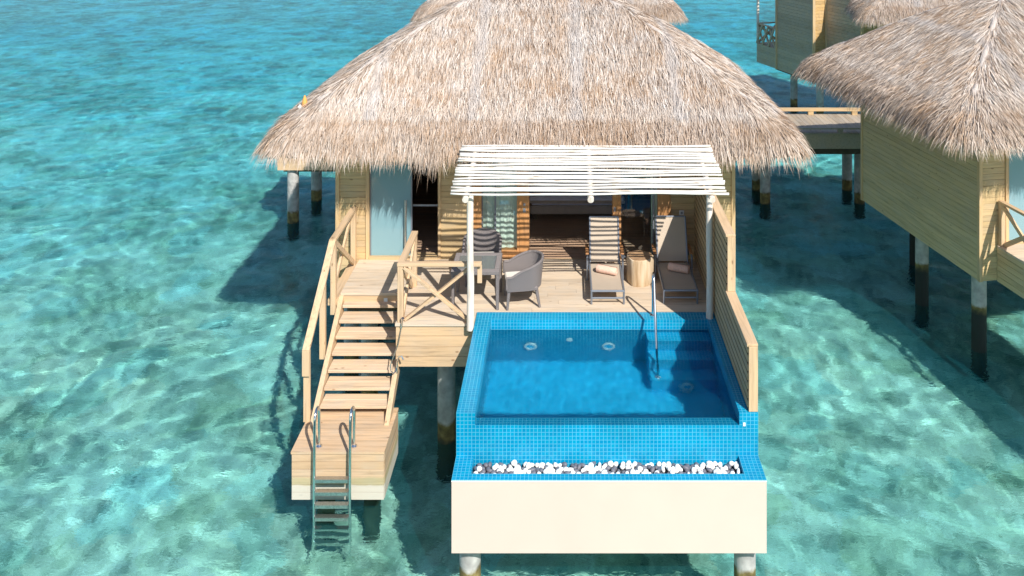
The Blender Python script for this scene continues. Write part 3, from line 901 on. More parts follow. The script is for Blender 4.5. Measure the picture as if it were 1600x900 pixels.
m = MB(); m.bar(q0+Vector((0,0,3.22)), q1+Vector((0,0,3.22)), .10, .05); m.build("rail", M['far_wall'], fd)
for k in range(3):
    s0 = q0.lerp(q1, k/3); s1 = q0.lerp(q1, (k+1)/3)
    m = MB(); m.bar(s0+Vector((0,0,2.36)), s1+Vector((0,0,3.2)), .05, .09); m.bar(s0+dirn*.06+Vector((0,0,3.2)), s1+dirn*.06+Vector((0,0,2.36)), .05, .09); m.build("brace", M['far_wall'], fd)
MB().tube([p1+Vector((0,0,2.3)), p1+Vector((0,0,4.55))], .06, 10).build("post", M['post'], fd, smooth='auto')
fp = thing("stick_pergola", "small white stick pergola high over the distant railed deck", "pergola", (8.4, 38, 0), "white stick pergolas")
MB().tube([A+dirn*.1+Vector((0,0,4.62)), A1+dirn*.35+Vector((0,0,4.62))], .06, 8).build("beam", M['stick'], fp, smooth='auto')
for k in range(9):
    a = A + dirn*(.2+.17*k) + nrm_*.25 + Vector((0,0,4.70))
    MB().tube([a, a - nrm_*1.6 + Vector((0,0,.15)), a - nrm_*3.0 + Vector((0,0,.3))], .03, 6).build("slat", M['stick'], fp, smooth='auto')
# ================================================================== BOARDWALK, SIDE DECK
bw = thing("boardwalk", "weathered boardwalk with low timber kerbs running between the two right hand villas", "boardwalk", (6.5, 25.4, 0))
m = MB(); x = 2.0
while x < 9.4:
    m.box(x, x+.135, 24.42, 26.55, DECK-.035, DECK + random.uniform(-.002, .002)); x += .142
m.build("planks", M['board_old'], bw)
m = MB(); m.box(2, 9.4, 24.45, 24.55, DECK-.46, DECK-.04); m.box(2, 9.4, 26.4, 26.5, DECK-.46, DECK-.04); m.build("beam", M['far_wall'], bw)
m = MB(); m.box(2, 9.4, 24.42, 24.54, DECK+.10, DECK+.145); m.build("kerb_rail", M['board_old'], bw)
m = MB(); m.box(2, 9.4, 26.36, 26.50, DECK+.12, DECK+.20); m.build("kerb_rail", M['trim_x'], bw, label="bright yellow timber kerb along the far edge")
for x in np.arange(2.4, 9.4, 1.35):
    MB().box(x, x+.14, 24.43, 24.53, DECK+.001, DECK+.099).build("kerb_block", M['board_old'], bw)
    MB().box(x-.3, x-.14, 26.37, 26.49, DECK+.001, DECK+.119).build("kerb_block", M['trim_x'], bw)
m = MB(); m.box(2, 9.4, 24.9, 25.1, DECK-.75, DECK-.47); m.box(2, 9.4, 26.0, 26.2, DECK-.75, DECK-.47); m.build("joist", M['beam_dark'], bw)
for x in (3.0, 5.85, 8.6):
    MB().tube([(x, 25.0, -1.3), (x, 25.0, DECK-.74)], .15, 14).build("pile", M['pile'], bw, smooth='auto')
    MB().tube([(x, 26.1, -1.3), (x, 26.1, DECK-.74)], .15, 14).build("pile", M['pile'], bw, smooth='auto')

sd = thing("side_deck", "side deck on tall round piles under the left eave", "deck", (-6, 24, 0))
m = MB(); add_boards(m, 'xzy', -7.80, -4.2, 1.50, 2.16, 23.3, 23.34, .22, .006); m.build("fascia", M['fascia'], sd)
m = MB(); add_boards(m, 'xyz', -7.82, -4.2, 23.28, 25.6, 2.17, 2.205, .14, .006); m.build("planks", M['deck'], sd)
m = MB(); add_boards(m, 'yzx', 23.34, 25.6, 1.50, 2.16, -7.80, -7.76, .22, .006); m.build("side_fascia", M['wall_y'], sd)
m = MB(); m.box(-7.7, -4.3, 23.5, 23.62, 1.40, 1.6); m.box(-7.7, -4.3, 25.2, 25.32, 1.40, 1.6); m.build("joist", M['beam_dark'], sd)
for x, y in ((-7.45, 23.55), (-7.3, 25.25), (-4.9, 25.25)):
    MB().tube([(x, y, -1.3), (x, y, 1.52)], .155, 18).build("pile", M['pile'], sd, smooth='auto')

ro = thing("roof_ornament", "small orange and white pointed ornament on the left hip of the nearest thatch", "ornament", (-4.80, 15.85, 5.08))
MB().lathe((-4.80, 15.85, 5.02), [(.055, 0), (.06, .10), (.045, .20), (.012, .30)], 12).build("cone", M['ornament'], ro, smooth='auto')
MB().lathe((-4.88, 15.83, 5.02), [(.03, 0), (.045, .05), (.04, .10), (.01, .13)], 12).build("base", M['white'], ro, smooth='auto')

# ================================================================== SUN DECK
dk = thing("sun_deck", "pale timber sun deck between villa front and plunge pool", "deck", (0, 15, 0))
m = MB()
add_boards(m, 'xyz', -2.70, 2.54, 14.05, 16.05, DECK-.04, DECK, .135, .006, .001, 3.2)
add_boards(m, 'xyz', -2.70, -1.44, 13.66, 14.05, DECK-.04, DECK, .13, .006, .001)
add_boards(m, 'xyz', -3.84, -2.705, 14.70, 16.05, DECK-.04, DECK, .135, .006, .001)
m.build("deck_boards", M['deck'], dk)
m = MB(); add_boards(m, 'xzy', -2.69, -1.445, 1.50, DECK-.045, 13.69, 13.73, .165, .007); m.build("fascia", M['fascia'], dk)
m = MB(); add_boards(m, 'yzx', 13.735, 16.0, 1.50, DECK-.045, -2.69, -2.65, .165, .007); m.build("side_fascia", M['wall_y'], dk)
m = MB(); m.box(-3.83, -2.71, 14.72, 14.76, DECK-.19, DECK-.045); m.build("landing_fascia", M['fascia'], dk)
m = MB(); m.box(-4.03, -3.86, 14.60, 16.05, DECK-.16, DECK-.06); m.build("edge_beam", M['rail_y'], dk)
m = MB(); m.box(-3.8, 2.5, 15.0, 15.12, 1.75, DECK-.045); m.box(-3.8, 2.5, 15.85, 15.97, 1.75, DECK-.045); m.box(-2.6, -1.5, 13.8, 13.9, 1.75, DECK-.045); m.build("joist", M['beam_dark'], dk)
for x, y in ((-1.96, 14.25), (-3.5, 15.4), (1.0, 15.2), (2.7, 15.2)):
    MB().tube([(x, y, -1.3), (x, y, 1.76)], .15, 18).build("pile", M['pile'], dk, smooth='auto')
m = MB(); m.box(-3.10, -3.035, 14.710, 14.718, 2.045, 2.11); m.build("wall_light", M['white'], dk, bevel=.002)

# ================================================================== STAIRCASE
st = thing("staircase", "open timber staircase down from the landing to the swim platform", "stairs", (-3.25, 14, 0))
for i in range(1, 8):
    yf = 14.58 - .225*(i-1); z = DECK - .15*i
    m = MB(); m.box(-3.775, -2.735, yf, yf+.16, z-.045, z); m.box(-3.775, -2.735, yf+.165, yf+.325, z-.045, z)
    m.build("tread", M['tread'], st, bevel=.004)
sl_ = -.15/.225
for x in (-3.86, -2.73):
    m = MB()
    y0, y1 = 14.72, 12.98
    zt0, zt1 = DECK-.03, DECK-.03 + (y0-y1)*sl_
    h_ = .30
    m.add([(x, y0, zt0), (x+.075, y0, zt0), (x+.075, y1, zt1), (x, y1, zt1), (x, y0, zt0-h_), (x+.075, y0, zt0-h_), (x+.075, y1, zt1-h_+.15), (x, y1, zt1-h_+.15)],
        [(0,1,2,3),(4,7,6,5),(0,4,5,1),(1,5,6,2),(2,6,7,3),(3,7,4,0)])
    m.build("stringer", M['rail_y'], st)

# ================================================================== SWIM PLATFORM
sp = thing("swim_platform", "low timber swim platform with algae band at the foot of the stairs", "platform", (-3.27, 12.8, 0))
m = MB(); add_boards(m, 'xyz', -3.95, -2.60, 12.376, 13.44, .965, 1.0, .133, .005, .001); m.build("deck_boards", M['plat'], sp)
m = MB(); add_boards(m, 'xzy', -3.94, -2.61, .30, .960, 12.39, 12.42, .11, .005, .001); m.build("front_panel", M['plat'], sp)
for x in (-3.945, -2.635):
    m = MB(); add_boards(m, 'yzx', 12.425, 13.43, .30, .960, x, x+.03, .11, .005, .001); m.build("side_panel", M['plat_y'], sp)
m = MB(); add_boards(m, 'xzy', -3.9, -2.65, .30, .960, 13.40, 13.43, .11, .005); m.build("back_panel", M['plat'], sp)
MB().box(-3.9, -2.65, 12.43, 13.39, .31, .34).build("underside", M['beam_dark'], sp)
for x, y in ((-3.6, 12.95), (-2.9, 12.95)):
    MB().tube([(x, y, -1.3), (x, y, .33)], .13, 14).build("pile", M['pile'], sp, smooth='auto')

# ---- swim ladder
ld = thing("swim_ladder", "stainless steel swim ladder with looped handles dipping into the sea", "ladder", (-3.32, 12.3, 1.0))
for x in (-3.575, -3.066):
    pts = [(x, 12.50, 1.0), (x, 12.50, 1.42)] + [(x, 12.39 + .11*math.cos(a), 1.50 + .12*math.sin(a)) for a in np.linspace(0, math.pi, 9)] + [(x, 12.27, 1.3), (x, 12.25, .6), (x, 12.25, -.75)]
    MB().tube(pts, .021, 10).build("side_rail", M['steel'], ld, smooth='auto')
    MB().lathe((x, 12.50, 1.0), [(.045, .0), (.045, .012), (.024, .03)], 14).build("flange", M['steel'], ld, smooth='auto')
for z in (.71, .53, .345, .165, 0.0, -.175, -.35):
    m = MB(); m.box(-3.555, -3.086, 12.21, 12.29, z-.012, z); m.box(-3.555, -3.086, 12.21, 12.216, z-.045, z-.0125)
    for k in range(22): m.box(-3.55+.021*k, -3.541+.021*k, 12.212, 12.286, z+.0005, z+.005)
    m.build("step", M['steel_step'], ld)

# ================================================================== RAILINGS
# left stair railing: level part along the landing, then down beside the stairs
lr = thing("stair_handrail", "timber handrail along the left of the staircase, level then sloping down", "handrail", (-3.9, 14, 0))
XL = -3.93
MB().bar((XL, 16.03, 3.17), (XL, 14.52, 3.17), .11, .05).build("top_rail", M['rail_y'], lr, bevel=.004)
MB().bar((XL, 14.53, 3.165), (XL, 13.03, 2.10), .11, .05).build("sloping_rail", M['rail_y'], lr, bevel=.004)
MB().bar((XL, 13.045, 2.11), (XL, 13.045, 1.72), .115, .05, (0, 1, 0)).build("rail_end", M['rail_z'], lr, bevel=.004)
MB().box(XL-.05, XL+.05, 13.065, 13.115, 1.0, 2.08).build("post", M['rail_z'], lr, bevel=.004)
MB().box(XL-.045, XL+.045, 13.90, 13.99, 1.50, 2.72).build("post", M['rail_z'], lr, bevel=.004)
MB().box(XL-.045, XL+.045, 14.55, 14.65, 1.9, 3.14).build("post", M['rail_z'], lr, bevel=.004)
MB().box(XL-.045, XL+.045, 15.93, 16.03, 2.05, 3.14).build("post", M['rail_z'], lr, bevel=.004)
MB().bar((XL+.012, 14.66, 3.08), (XL+.012, 15.92, 2.20), .04, .09).build("brace", M['rail_y'], lr, bevel=.003)
MB().bar((XL-.032, 14.66, 2.20), (XL-.032, 15.92, 3.08), .04, .09).build("brace", M['rail_y'], lr, bevel=.003)

# crossed railing between stairs and table
cr = thing("crossed_railing", "timber railing with X brace between the stairs and wicker table", "railing", (-2.2, 14, DECK), "crossed timber railings")
XR = -2.62
MB().bar((XR-.055, 13.74, 3.12), (-1.33, 13.74, 3.12), .10, .05).build("top_rail", M['rail_x'], cr, bevel=.004)
MB().bar((XR, 13.79, 3.12), (XR, 15.02, 3.12), .11, .05).build("side_rail", M['rail_y'], cr, bevel=.004)
MB().box(XR-.05, XR+.04, 13.70, 13.79, DECK, 3.095).build("post", M['rail_z'], cr, bevel=.004)
MB().box(XR-.045, XR+.045, 14.92, 15.01, DECK, 3.095).build("post", M['rail_z'], cr, bevel=.004)
MB().box(-1.40, -1.325, 13.76, 13.79, 2.80, 3.09).build("post", M['rail_z'], cr, bevel=.004)
MB().bar((-2.57, 13.72, 3.08), (-1.52, 13.72, 2.22), .085, .04, (0, 0, 1)).build("brace", M['rail_x'], cr, bevel=.003)
MB().bar((-2.56, 13.765, 2.22), (-1.50, 13.765, 3.07), .085, .04, (0, 0, 1)).build("brace", M['rail_x'], cr, bevel=.003)
MB().bar((XR+.015, 13.80, 2.22), (XR+.015, 14.92, 3.07), .04, .085).build("brace", M['rail_y'], cr, bevel=.003)
MB().bar((XR-.03, 13.80, 3.07), (XR-.03, 14.92, 2.22), .04, .085).build("brace", M['rail_y'], cr, bevel=.003)

# right villa's landing and railing (local to that villa)
rl = thing("villa_landing", "timber landing with plank fascia in front of the right villa's door", "deck", (0, 0, 0))
m = MB(); add_boards(m, 'xyz', .34, 2.6, -5.0, -.055, DECK-.04, DECK, .135, .006, .001); m.build("deck_boards", M['deck'], rl)
m = MB(); add_boards(m, 'yzx', -5.0, -.035, 1.50, DECK-.045, .35, .38, .115, .006, .001); m.build("side_fascia", M['wall_y'], rl)
m = MB(); add_boards(m, 'xzy', .385, 2.6, 1.50, DECK-.045, -5.0, -4.97, .115, .006); m.build("fascia", M['fascia'], rl)
rr_ = thing("crossed_railing", "crossed timber railing cut by the right edge, on the right villa's landing", "railing", (0, 0, 0), "crossed timber railings")
MB().bar((.42, -.04, 3.05), (.42, -3.7, 3.05), .10, .05).build("top_rail", M['rail_y'], rr_, bevel=.004)
MB().box(.375, .465, -.13, -.04, DECK, 3.02).build("post", M['rail_z'], rr_, bevel=.004)
MB().box(.375, .465, -1.35, -1.26, DECK, 3.02).build("post", M['rail_z'], rr_, bevel=.004)
MB().box(.375, .465, -2.57, -2.48, DECK, 3.02).build("post", M['rail_z'], rr_, bevel=.004)
MB().bar((.40, -1.35, 3.0), (.40, -2.48, 2.22), .04, .085).build("brace", M['rail_y'], rr_, bevel=.003)
MB().bar((.445, -1.35, 2.22), (.445, -2.48, 3.0), .04, .085).build("brace", M['rail_y'], rr_, bevel=.003)
MB().bar((.40, -.13, 3.0), (.40, -1.26, 2.22), .04, .085).build("brace", M['rail_y'], rr_, bevel=.003)
MB().bar((.445, -.13, 2.22), (.445, -1.26, 3.0), .04, .085).build("brace", M['rail_y'], rr_, bevel=.003)
for t in (rl, rr_):
    t.location = (8.07, 16.67, 0); t.rotation_euler.z = R(9.73)

# ================================================================== PRIVACY SCREEN
ps = thing("privacy_screen", "stepped slatted timber privacy screen along the right of the deck and pool", "screen", (2.5, 13.5, DECK))
def slat_side(y0, y1, z0, z1, n):
    m = MB(); w = (z1-z0)/n
    for i in range(n):
        a = z0 + i*w
        m.add([(2.425, y0, a+.034), (2.455, y0, a+.034), (2.455, y0, a+w-.004), (2.428, y0, a+w-.004),
               (2.425, y1, a+.034), (2.455, y1, a+.034), (2.455, y1, a+w-.004), (2.428, y1, a+w-.004)],
              [(0,1,2,3)[::-1], (4,5,6,7), (0,1,5,4), (1,2,6,5), (2,3,7,6), (3,0,4,7)])
    return m
slat_side(11.375, 12.86, 2.215, 3.06, 7).build("slats", M['screen'], ps)
slat_side(12.86, 16.04, 2.215, 3.91, 14).build("slats", M['screen'], ps)
m = MB(); m.box(2.434, 2.52, 11.40, 16.04, 2.215, 3.06); m.box(2.434, 2.52, 12.9, 16.04, 3.06, 3.91); m.build("core", M['beam_dark'], ps)
m = MB(); add_boards(m, 'yzx', 11.375, 12.86, 2.215, 3.06, 2.53, 2.555, .12, .005); add_boards(m, 'yzx', 12.86, 16.04, 2.215, 3.91, 2.53, 2.555, .12, .005); m.build("outer_boards", M['screen'], ps)
MB().box(2.415, 2.562, 11.35, 12.86, 3.063, 3.10).build("cap", M['rail_y'], ps, bevel=.003)
MB().box(2.415, 2.562, 12.84, 16.04, 3.913, 3.95).build("cap", M['rail_y'], ps, bevel=.003)
MB().box(2.44, 2.56, 11.345, 11.372, 2.205, 3.06).build("end_board", M['rail_z'], ps, bevel=.003)
MB().box(2.44, 2.56, 12.832, 12.858, 3.102, 3.91).build("end_board", M['rail_z'], ps, bevel=.003)

# ================================================================== PLUNGE POOL
pl = thing("plunge_pool", "blue mosaic plunge pool with overflow edge and cream rendered front", "pool", (.565, 12.5, .71))
X0, X1, XI0, XI1 = -1.43, 2.56, -1.18, 2.31
m = MB()
m.box(X0, XI0, 11.33, 14.04, .75, DECK); m.box(XI1, X1, 11.33, 14.04, .75, DECK); m.box(XI0, XI1, 13.79, 14.04, .75, DECK)
m.build("pool_walls", M['tile'], pl)
MB().box(XI0, XI1, 11.33, 11.49, .75, 2.035).build("overflow_wall", M['tile'], pl)
MB().box(XI0, XI1, 11.49, 13.79, .80, .97).build("pool_floor", M['tile_in'], pl)
for y, z in ((13.52, 1.955), (13.25, 1.64), (12.98, 1.33)):
    MB().box(1.31, 2.315, y, y+.272, .95, z).build("pool_step", M['tile_in'], pl)
px_ = np.linspace(XI0, XI1, 118); py_ = np.linspace(11.333, 13.79, 84)
PX, PY = np.meshgrid(px_, py_); PZ = np.zeros_like(PX); wr_ = np.random.default_rng(8)
for lam, amp, cnt in ((.55, .0002, 5), (.26, .00014, 8), (.13, .00008, 8)):
    for _ in range(cnt):
        th = wr_.uniform(0, 6.28); k_ = 2*math.pi/(lam*wr_.uniform(.8, 1.25))
        PZ += amp*np.sin(k_*(math.cos(th)*PX + math.sin(th)*PY) + wr_.uniform(0, 6.28))
PZ *= np.clip((PX - XI0)/.1, 0, 1)*np.clip((XI1 - PX)/.1, 0, 1)*np.clip((13.79 - PY)/.1, 0, 1)*np.clip((PY - 11.45)/.15, 0, 1)
m = MB(); m.v = [(float(a), float(b), 2.043 + float(c)) for a, b, c in zip(PX.ravel(), PY.ravel(), PZ.ravel())]
m.f = [(j*118+i, j*118+i+1, j*118+i+119, j*118+i+118) for j in range(83) for i in range(117)]
m.build("pool_water", M["pool_water"], pl, recalc=False, smooth=True)
# planter ledge
m = MB()
m.box(X0-.001, X1+.001, 10.857, 10.98, 1.628, 1.636); m.box(X0-.001, -1.20, 10.98, 11.33, 1.628, 1.636); m.box(2.30, X1+.001, 10.98, 11.33, 1.628, 1.636)
m.box(-1.205, -1.198, 10.98, 11.33, 1.45, 1.627); m.box(2.298, 2.305, 10.98, 11.33, 1.45, 1.627); m.box(-1.198, 2.298, 10.975, 10.982, 1.45, 1.627)
m.build("planter_rim", M['tile'], pl)
MB().box(-1.199, 2.299, 10.975, 11.335, 1.36, 1.48).build("planter_bed", M['trough'], pl)
m = MB(); m.box(X0, X1, 10.86, 10.97, .71, 1.626); m.box(X0, -1.206, 10.97, 11.33, .71, 1.626); m.box(2.306, X1, 10.97, 11.33, .71, 1.626); m.box(-1.206, 2.306, 10.97, 14.0, .70, .75)
m.build("cream_front", M['cream'], pl)
MB().box(X0-.002, X1+.002, 10.853, 10.8595, 1.615, 1.632).build("edge_trim", M['white'], pl)
for x in (-1.23, 2.35):
    MB().tube([(x, 11.18, -1.3), (x, 11.18, .71)], .14, 20).build("pile", M['pile'], pl, smooth='auto')
    MB().tube([(x, 13.6, -1.3), (x, 13.6, .76)], .14, 16).build("pile", M['pile'], pl, smooth='auto')
def pool_light(c, axis_y=True):
    o = MB(); n = 22
    ring = []
    for i in range(n+1):
        t = 2*math.pi*i/n
        ring.append((c[0] + .085*math.cos(t), c[1] - .03, c[2] + .09*math.sin(t)))
    o.tube(ring, .018, 8, False)
    L_ = o.build("pool_light", M['white'], pl, smooth='auto')
    d = MB(); d.tube([(c[0], c[1]-.028, c[2]), (c[0], c[1]+.0, c[2])], .075, 20); d.build("lens", M['tile_in'], L_, smooth='auto')
pool_light((-.547, 13.79, 1.50)); pool_light((.705, 13.79, 1.50)); pool_light((1.85, 12.98, 1.15))
MB().tube([(.08, 13.775, 1.70), (.08, 13.795, 1.70)], .05, 16).build("inlet_nozzle", M['white'], pl, smooth='auto')
MB().box(2.36, 2.39, 11.322, 11.329, 2.03, 2.075).build("drain_clip", M['white'], pl)

# pebbles in the planter
def pebble_mesh(name, mat, seed):
    r = random.Random(seed)
    bm = bmesh.new(); bmesh.ops.create_icosphere(bm, subdivisions=2, radius=1)
    a, b = r.uniform(.62, .95), r.uniform(.55, .8); ph = [r.uniform(0, 6) for _ in range(3)]
    for v in bm.verts:
        k = 1 + .10*math.sin(3*v.co.x + ph[0]) + .08*math.sin(4*v.co.y + ph[1])
        v.co = Vector((v.co.x*k, v.co.y*k*a, v.co.z*k*b))
    me = bpy.data.meshes.new(name); bm.to_mesh(me); bm.free()
    me.polygons.foreach_set("use_smooth", [True]*len(me.polygons)); me.materials.append(mat)
    return me
PW = [pebble_mesh("white_pebble", M['peb_w'], s) for s in range(4)]
PG = [pebble_mesh("grey_pebble", M['peb_g'], s+9) for s in range(4)]
cl = random.Random(3)
for ix in range(46):
    for iy in range(6):
        x = -1.155 + ix*.0756 + cl.uniform(-.02, .02) + (.035 if iy % 2 else 0); y = 11.012 + iy*.056 + cl.uniform(-.014, .014)
        x = min(2.262, x)
        f = math.sin(ix*.9 + iy*.8) + math.sin(ix*.37 - iy*1.9 + 1) + cl.uniform(-1.3, 1.3)
        white = f > -.25
        r = cl.uniform(.034, .048)
        o = bpy.data.objects.new("white_pebble" if white else "grey_pebble", cl.choice(PW if white else PG))
        o.location = (x, y, 1.492 + r*.6 + cl.uniform(0, .03) + (.015 if white else 0)); o.rotation_euler = (cl.uniform(-.4, .4), cl.uniform(-.4, .4), cl.uniform(0, 6.28)); o.scale = (r, r, r)
        col.objects.link(o)
        if white: tag(o, "smooth white pebble in the planter strip before the pool", "pebble", "white pebbles in the planter")
        else: tag(o, "smooth dark grey pebble in the planter strip before the pool", "pebble", "grey pebbles in the planter")

# pool hand rail
hr = thing("pool_handrail", "slim stainless handrail arching down onto the pool steps", "handrail", (1.43, 13.9, DECK))
pts = [(1.435, 13.93, DECK), (1.435, 13.92, 2.72)] + [(1.435, 13.80 + .12*math.cos(a), 2.78 + .14*math.sin(a)) for a in np.linspace(.2, math.pi*.93, 8)] + [(1.43, 13.55, 2.58), (1.42, 13.14, 2.02), (1.42, 13.12, 1.71)]
pts = [(1.435, 13.93, DECK), (1.435, 13.925, 2.78)] + [(1.435, 13.82 + .105*math.cos(a), 2.82 + .11*math.sin(a)) for a in np.linspace(.2, math.pi*.9, 8)] + [(1.425, 13.50, 2.50), (1.42, 13.24, 2.06), (1.42, 13.05, 1.33)]
MB().tube(pts, .02, 10).build("rail_tube", M['steel'], hr, smooth='auto')
MB().lathe((1.435, 13.93, DECK), [(.045, 0), (.045, .012), (.022, .03)], 14).build("flange", M['steel'], hr, smooth='auto')
MB().lathe((1.42, 13.05, 1.33), [(.045, 0), (.045, .012), (.022, .03)], 14).build("flange", M['steel'], hr, smooth='auto')

# ================================================================== PERGOLA
pg = thing("stick_pergola", "large white stick pergola shading the loungers and table", "pergola", (.4, 14.2, DECK), "white stick pergolas")
def pz(y): return 4.35 + (y - 13.45)*.195
for x in (-1.55, .41, 2.31):
    MB().tube([(x, 13.40, pz(13.40)-.075), (x+.01, 14.2, pz(14.2)-.07), (x, 15.3, pz(15.3)-.07)], [.05, .047, .045], 14).build("beam", M['post'], pg, smooth='auto')
pr = random.Random(11)
NS = 18
for i in range(NS):
    y = 13.44 + i*(1.52/(NS-1)) + pr.uniform(-.006, .006)
    xl = -1.79 + pr.uniform(-.015, .02); xr = 2.56 + pr.uniform(-.02, .02)
    pts = []; rad = []
    ph, ph2 = pr.uniform(0, 6), pr.uniform(0, 6); am = pr.uniform(.008, .017); r0 = pr.uniform(.0175, .0235)
    nseg = 30; flip = pr.random() < .5
    for k in range(nseg+1):
        t = k/nseg; x = xl + (xr-xl)*t
        dy = am*math.sin(t*7+ph) + .006*math.sin(t*17+ph2) + pr.uniform(-.003, .003)
        dz = .008*math.sin(t*6+ph2) + .004*math.sin(t*15+ph)
        pts.append((x, y+dy, pz(y)+dz)); rad.append(r0*(1.12 - .28*(t if flip else 1-t)) * pr.uniform(.93, 1.07))
    MB().tube(pts, rad, 8).build("slat", M['stick'], pg, smooth=True)
for x, y, zb in ((-1.495, 13.60, 2.14), (2.345, 13.86, 2.2)):
    MB().tube([(x, y, zb), (x+.008, y, 2.9), (x-.004, y, 3.5), (x, y, pz(y)-.10)], [.058, .055, .053, .052], 16).build("post", M['post'], pg, smooth='auto')
# ================================================================== LOUNGERS
def make_lounger(label, x0, x1, yf, group):
    """x0..x1 outer frame width, yf foot end; raised back towards the villa"""
    L = thing("sun_lounger", label, "sun lounger", ((x0+x1)/2, yf+.8, DECK), group)
    z = DECK + .235; yj = yf + 1.08
    tb = yj + .33; zb = z + .70
    m = MB()
    for x in (x0, x1): m.tube([(x, yf, z), (x, yj+.45, z-.01)], .018, 8)
    m.tube([(x0, yf, z), (x1, yf, z)], .018, 8); m.tube([(x0, yj+.42, z-.01), (x1, yj+.42, z-.01)], .016, 8)
    m.tube([(x0, yf+.03, z-.13), (x1, yf+.03, z-.13)], .015, 8)
    m.build("frame", M['alu'], L, smooth='auto')
    for x in (x0, x1):
        MB().tube([(x, yf+.03, DECK), (x, yf+.0, z)], .017, 8).build("leg", M['alu'], L, smooth='auto')
        MB().tube([(x, yj+.38, DECK), (x, yj+.40, z)], .017, 8).build("leg", M['alu'], L, smooth='auto')
    m = MB(); n = 12
    for i in range(n+1):
        t = i/n; y = yf + .015 + (yj-yf-.03)*t; s = -.016*math.sin(t*math.pi)
        m.v += [(x0+.018, y, z+s), (x1-.018, y, z+s), (x1-.018, y, z+s-.006), (x0+.018, y, z+s-.006)]
    for i in range(n):
        for k in range(4): m.f.append((i*4+k, i*4+(k+1) % 4, i*4+4+(k+1) % 4, i*4+4+k))
    m.f += [(0,1,2,3), (n*4+3, n*4+2, n*4+1, n*4)]
    m.build("seat_sling", M['sling'], L)
    b = MB()
    for x in (x0+.012, x1-.012): b.tube([(x, yj, z+.01), (x, tb, zb)], .016, 8)
    b.tube([(x0+.012, tb, zb), (x1-.012, tb, zb)], .016, 8)
    bf = b.build("backrest", M['alu'], L, smooth='auto')
    m = MB()
    m.add([(x0+.025, yj+.008, z+.02), (x1-.025, yj+.008, z+.02), (x1-.025, tb-.002, zb-.01), (x0+.025, tb-.002, zb-.01),
           (x0+.025, yj+.016, z+.018), (x1-.025, yj+.016, z+.018), (x1-.025, tb+.005, zb-.012), (x0+.025, tb+.005, zb-.012)],
          [(0,1,2,3),(7,6,5,4),(0,4,5,1),(1,5,6,2),(2,6,7,3),(3,7,4,0)])
    m.build("back_sling", M['sling'], bf)
    for x in (x0-.045, x1+.045):
        am = MB(); am.tube([(x, yj-.16, DECK), (x, yj-.13, z+.16)], .018, 8); am.tube([(x, yj+.32, z+.0), (x, yj+.30, z+.17)], .016, 8); am.tube([(x, yj-.13, z+.16), (x, yj+.30, z+.17)], .014, 8)
        a = am.build("armrest", M['alu'], L, smooth='auto')
        MB().box(x-.028, x+.028, yj-.08, yj+.33, z+.178, z+.20).build("arm_pad", M['armwood'], a, bevel=.006)
    return L
make_lounger("left lounger with striped pergola shade across its raised back", .45, .99, 14.28, "sling sun loungers")
make_lounger("right lounger in shade close to the slatted screen", 1.66, 2.22, 14.30, "sling sun loungers")

def make_towel(label, c, ang):
    L = .36; r = .066
    d = Vector((math.cos(ang), math.sin(ang), 0)); s = Vector((-d.y, d.x, 0))
    m = MB(); n = 20
    pts = [c - d*L/2, c - d*(L/2-.012), c - d*L*.2, c + d*L*.2, c + d*(L/2-.012), c + d*L/2]
    m.tube(pts, [r*.90, r, r*1.02, r*.99, r, r*.9], n)
    # loose flap of the roll
    f0 = len(m.v); k = 10
    for i in range(k+1):
        t = i/k; a = -0.9 + 1.7*t; rr = r*1.05 + .006
        for e in (-1, 1):
            p = c + d*(e*L*.49) + s*(rr*math.cos(a)) + Vector((0,0,rr*math.sin(a)))
            q = c + d*(e*L*.49) + s*((rr-.007)*math.cos(a)) + Vector((0,0,(rr-.007)*math.sin(a)))
            m.v += [tuple(p), tuple(q)]
    for i in range(k):
        a = f0 + i*4
        m.f += [(a, a+2, a+6, a+4), (a+1, a+5, a+7, a+3), (a, a+4, a+5, a+1), (a+2, a+3, a+7, a+6)]
    t = m.build("rolled_towel", M['towel'], loc=tuple(c - Vector((0,0,r))), smooth='auto', label=label, cat="towel", group="rolled peach towels")
    sp_ = []
    for i in range(30):
        a = i*.55; rr = r*.88*(1 - i/34)
        sp_.append(c + d*(L/2+.001) + s*(rr*math.cos(a)) + Vector((0,0,rr*math.sin(a))))
    sm = MB().tube(sp_, .004, 5); sm.v = [tuple(p) for p in sm.v]
    OFF[t.name] = c - Vector((0,0,r))
    sm.build("rolled_edge", M['towel'], t)
make_towel("peach towel rolled up on the left lounger seat", Vector((.735, 14.95, DECK+.225+.066)), R(-24))
make_towel("peach towel rolled up on the right lounger seat", Vector((2.00, 15.02, DECK+.225+.066)), R(-24))

# stump side table
wob = [1 + .05*math.sin(k*2*math.pi/28*3+1) + .03*math.sin(k*2*math.pi/28*5) + .02*math.sin(k*2*math.pi/28*9+2) for k in range(28)]
sm = thing("stump_table", "pale tree stump side table between the two loungers", "side table", (1.33, 15.15, DECK))
m = MB(); m.lathe((1.33, 15.15, DECK), [(.225, 0), (.235, .03), (.23, .2), (.235, .38), (.228, .445), (.215, .455)], 28, wob); m.build("trunk", M['stump'], sm, smooth='auto')
m = MB(); m.lathe((1.33, 15.15, DECK+.4545), [(.214, 0), (.212, .006)], 28, wob); m.build("cut_top", M['stump_top'], sm, smooth='auto')

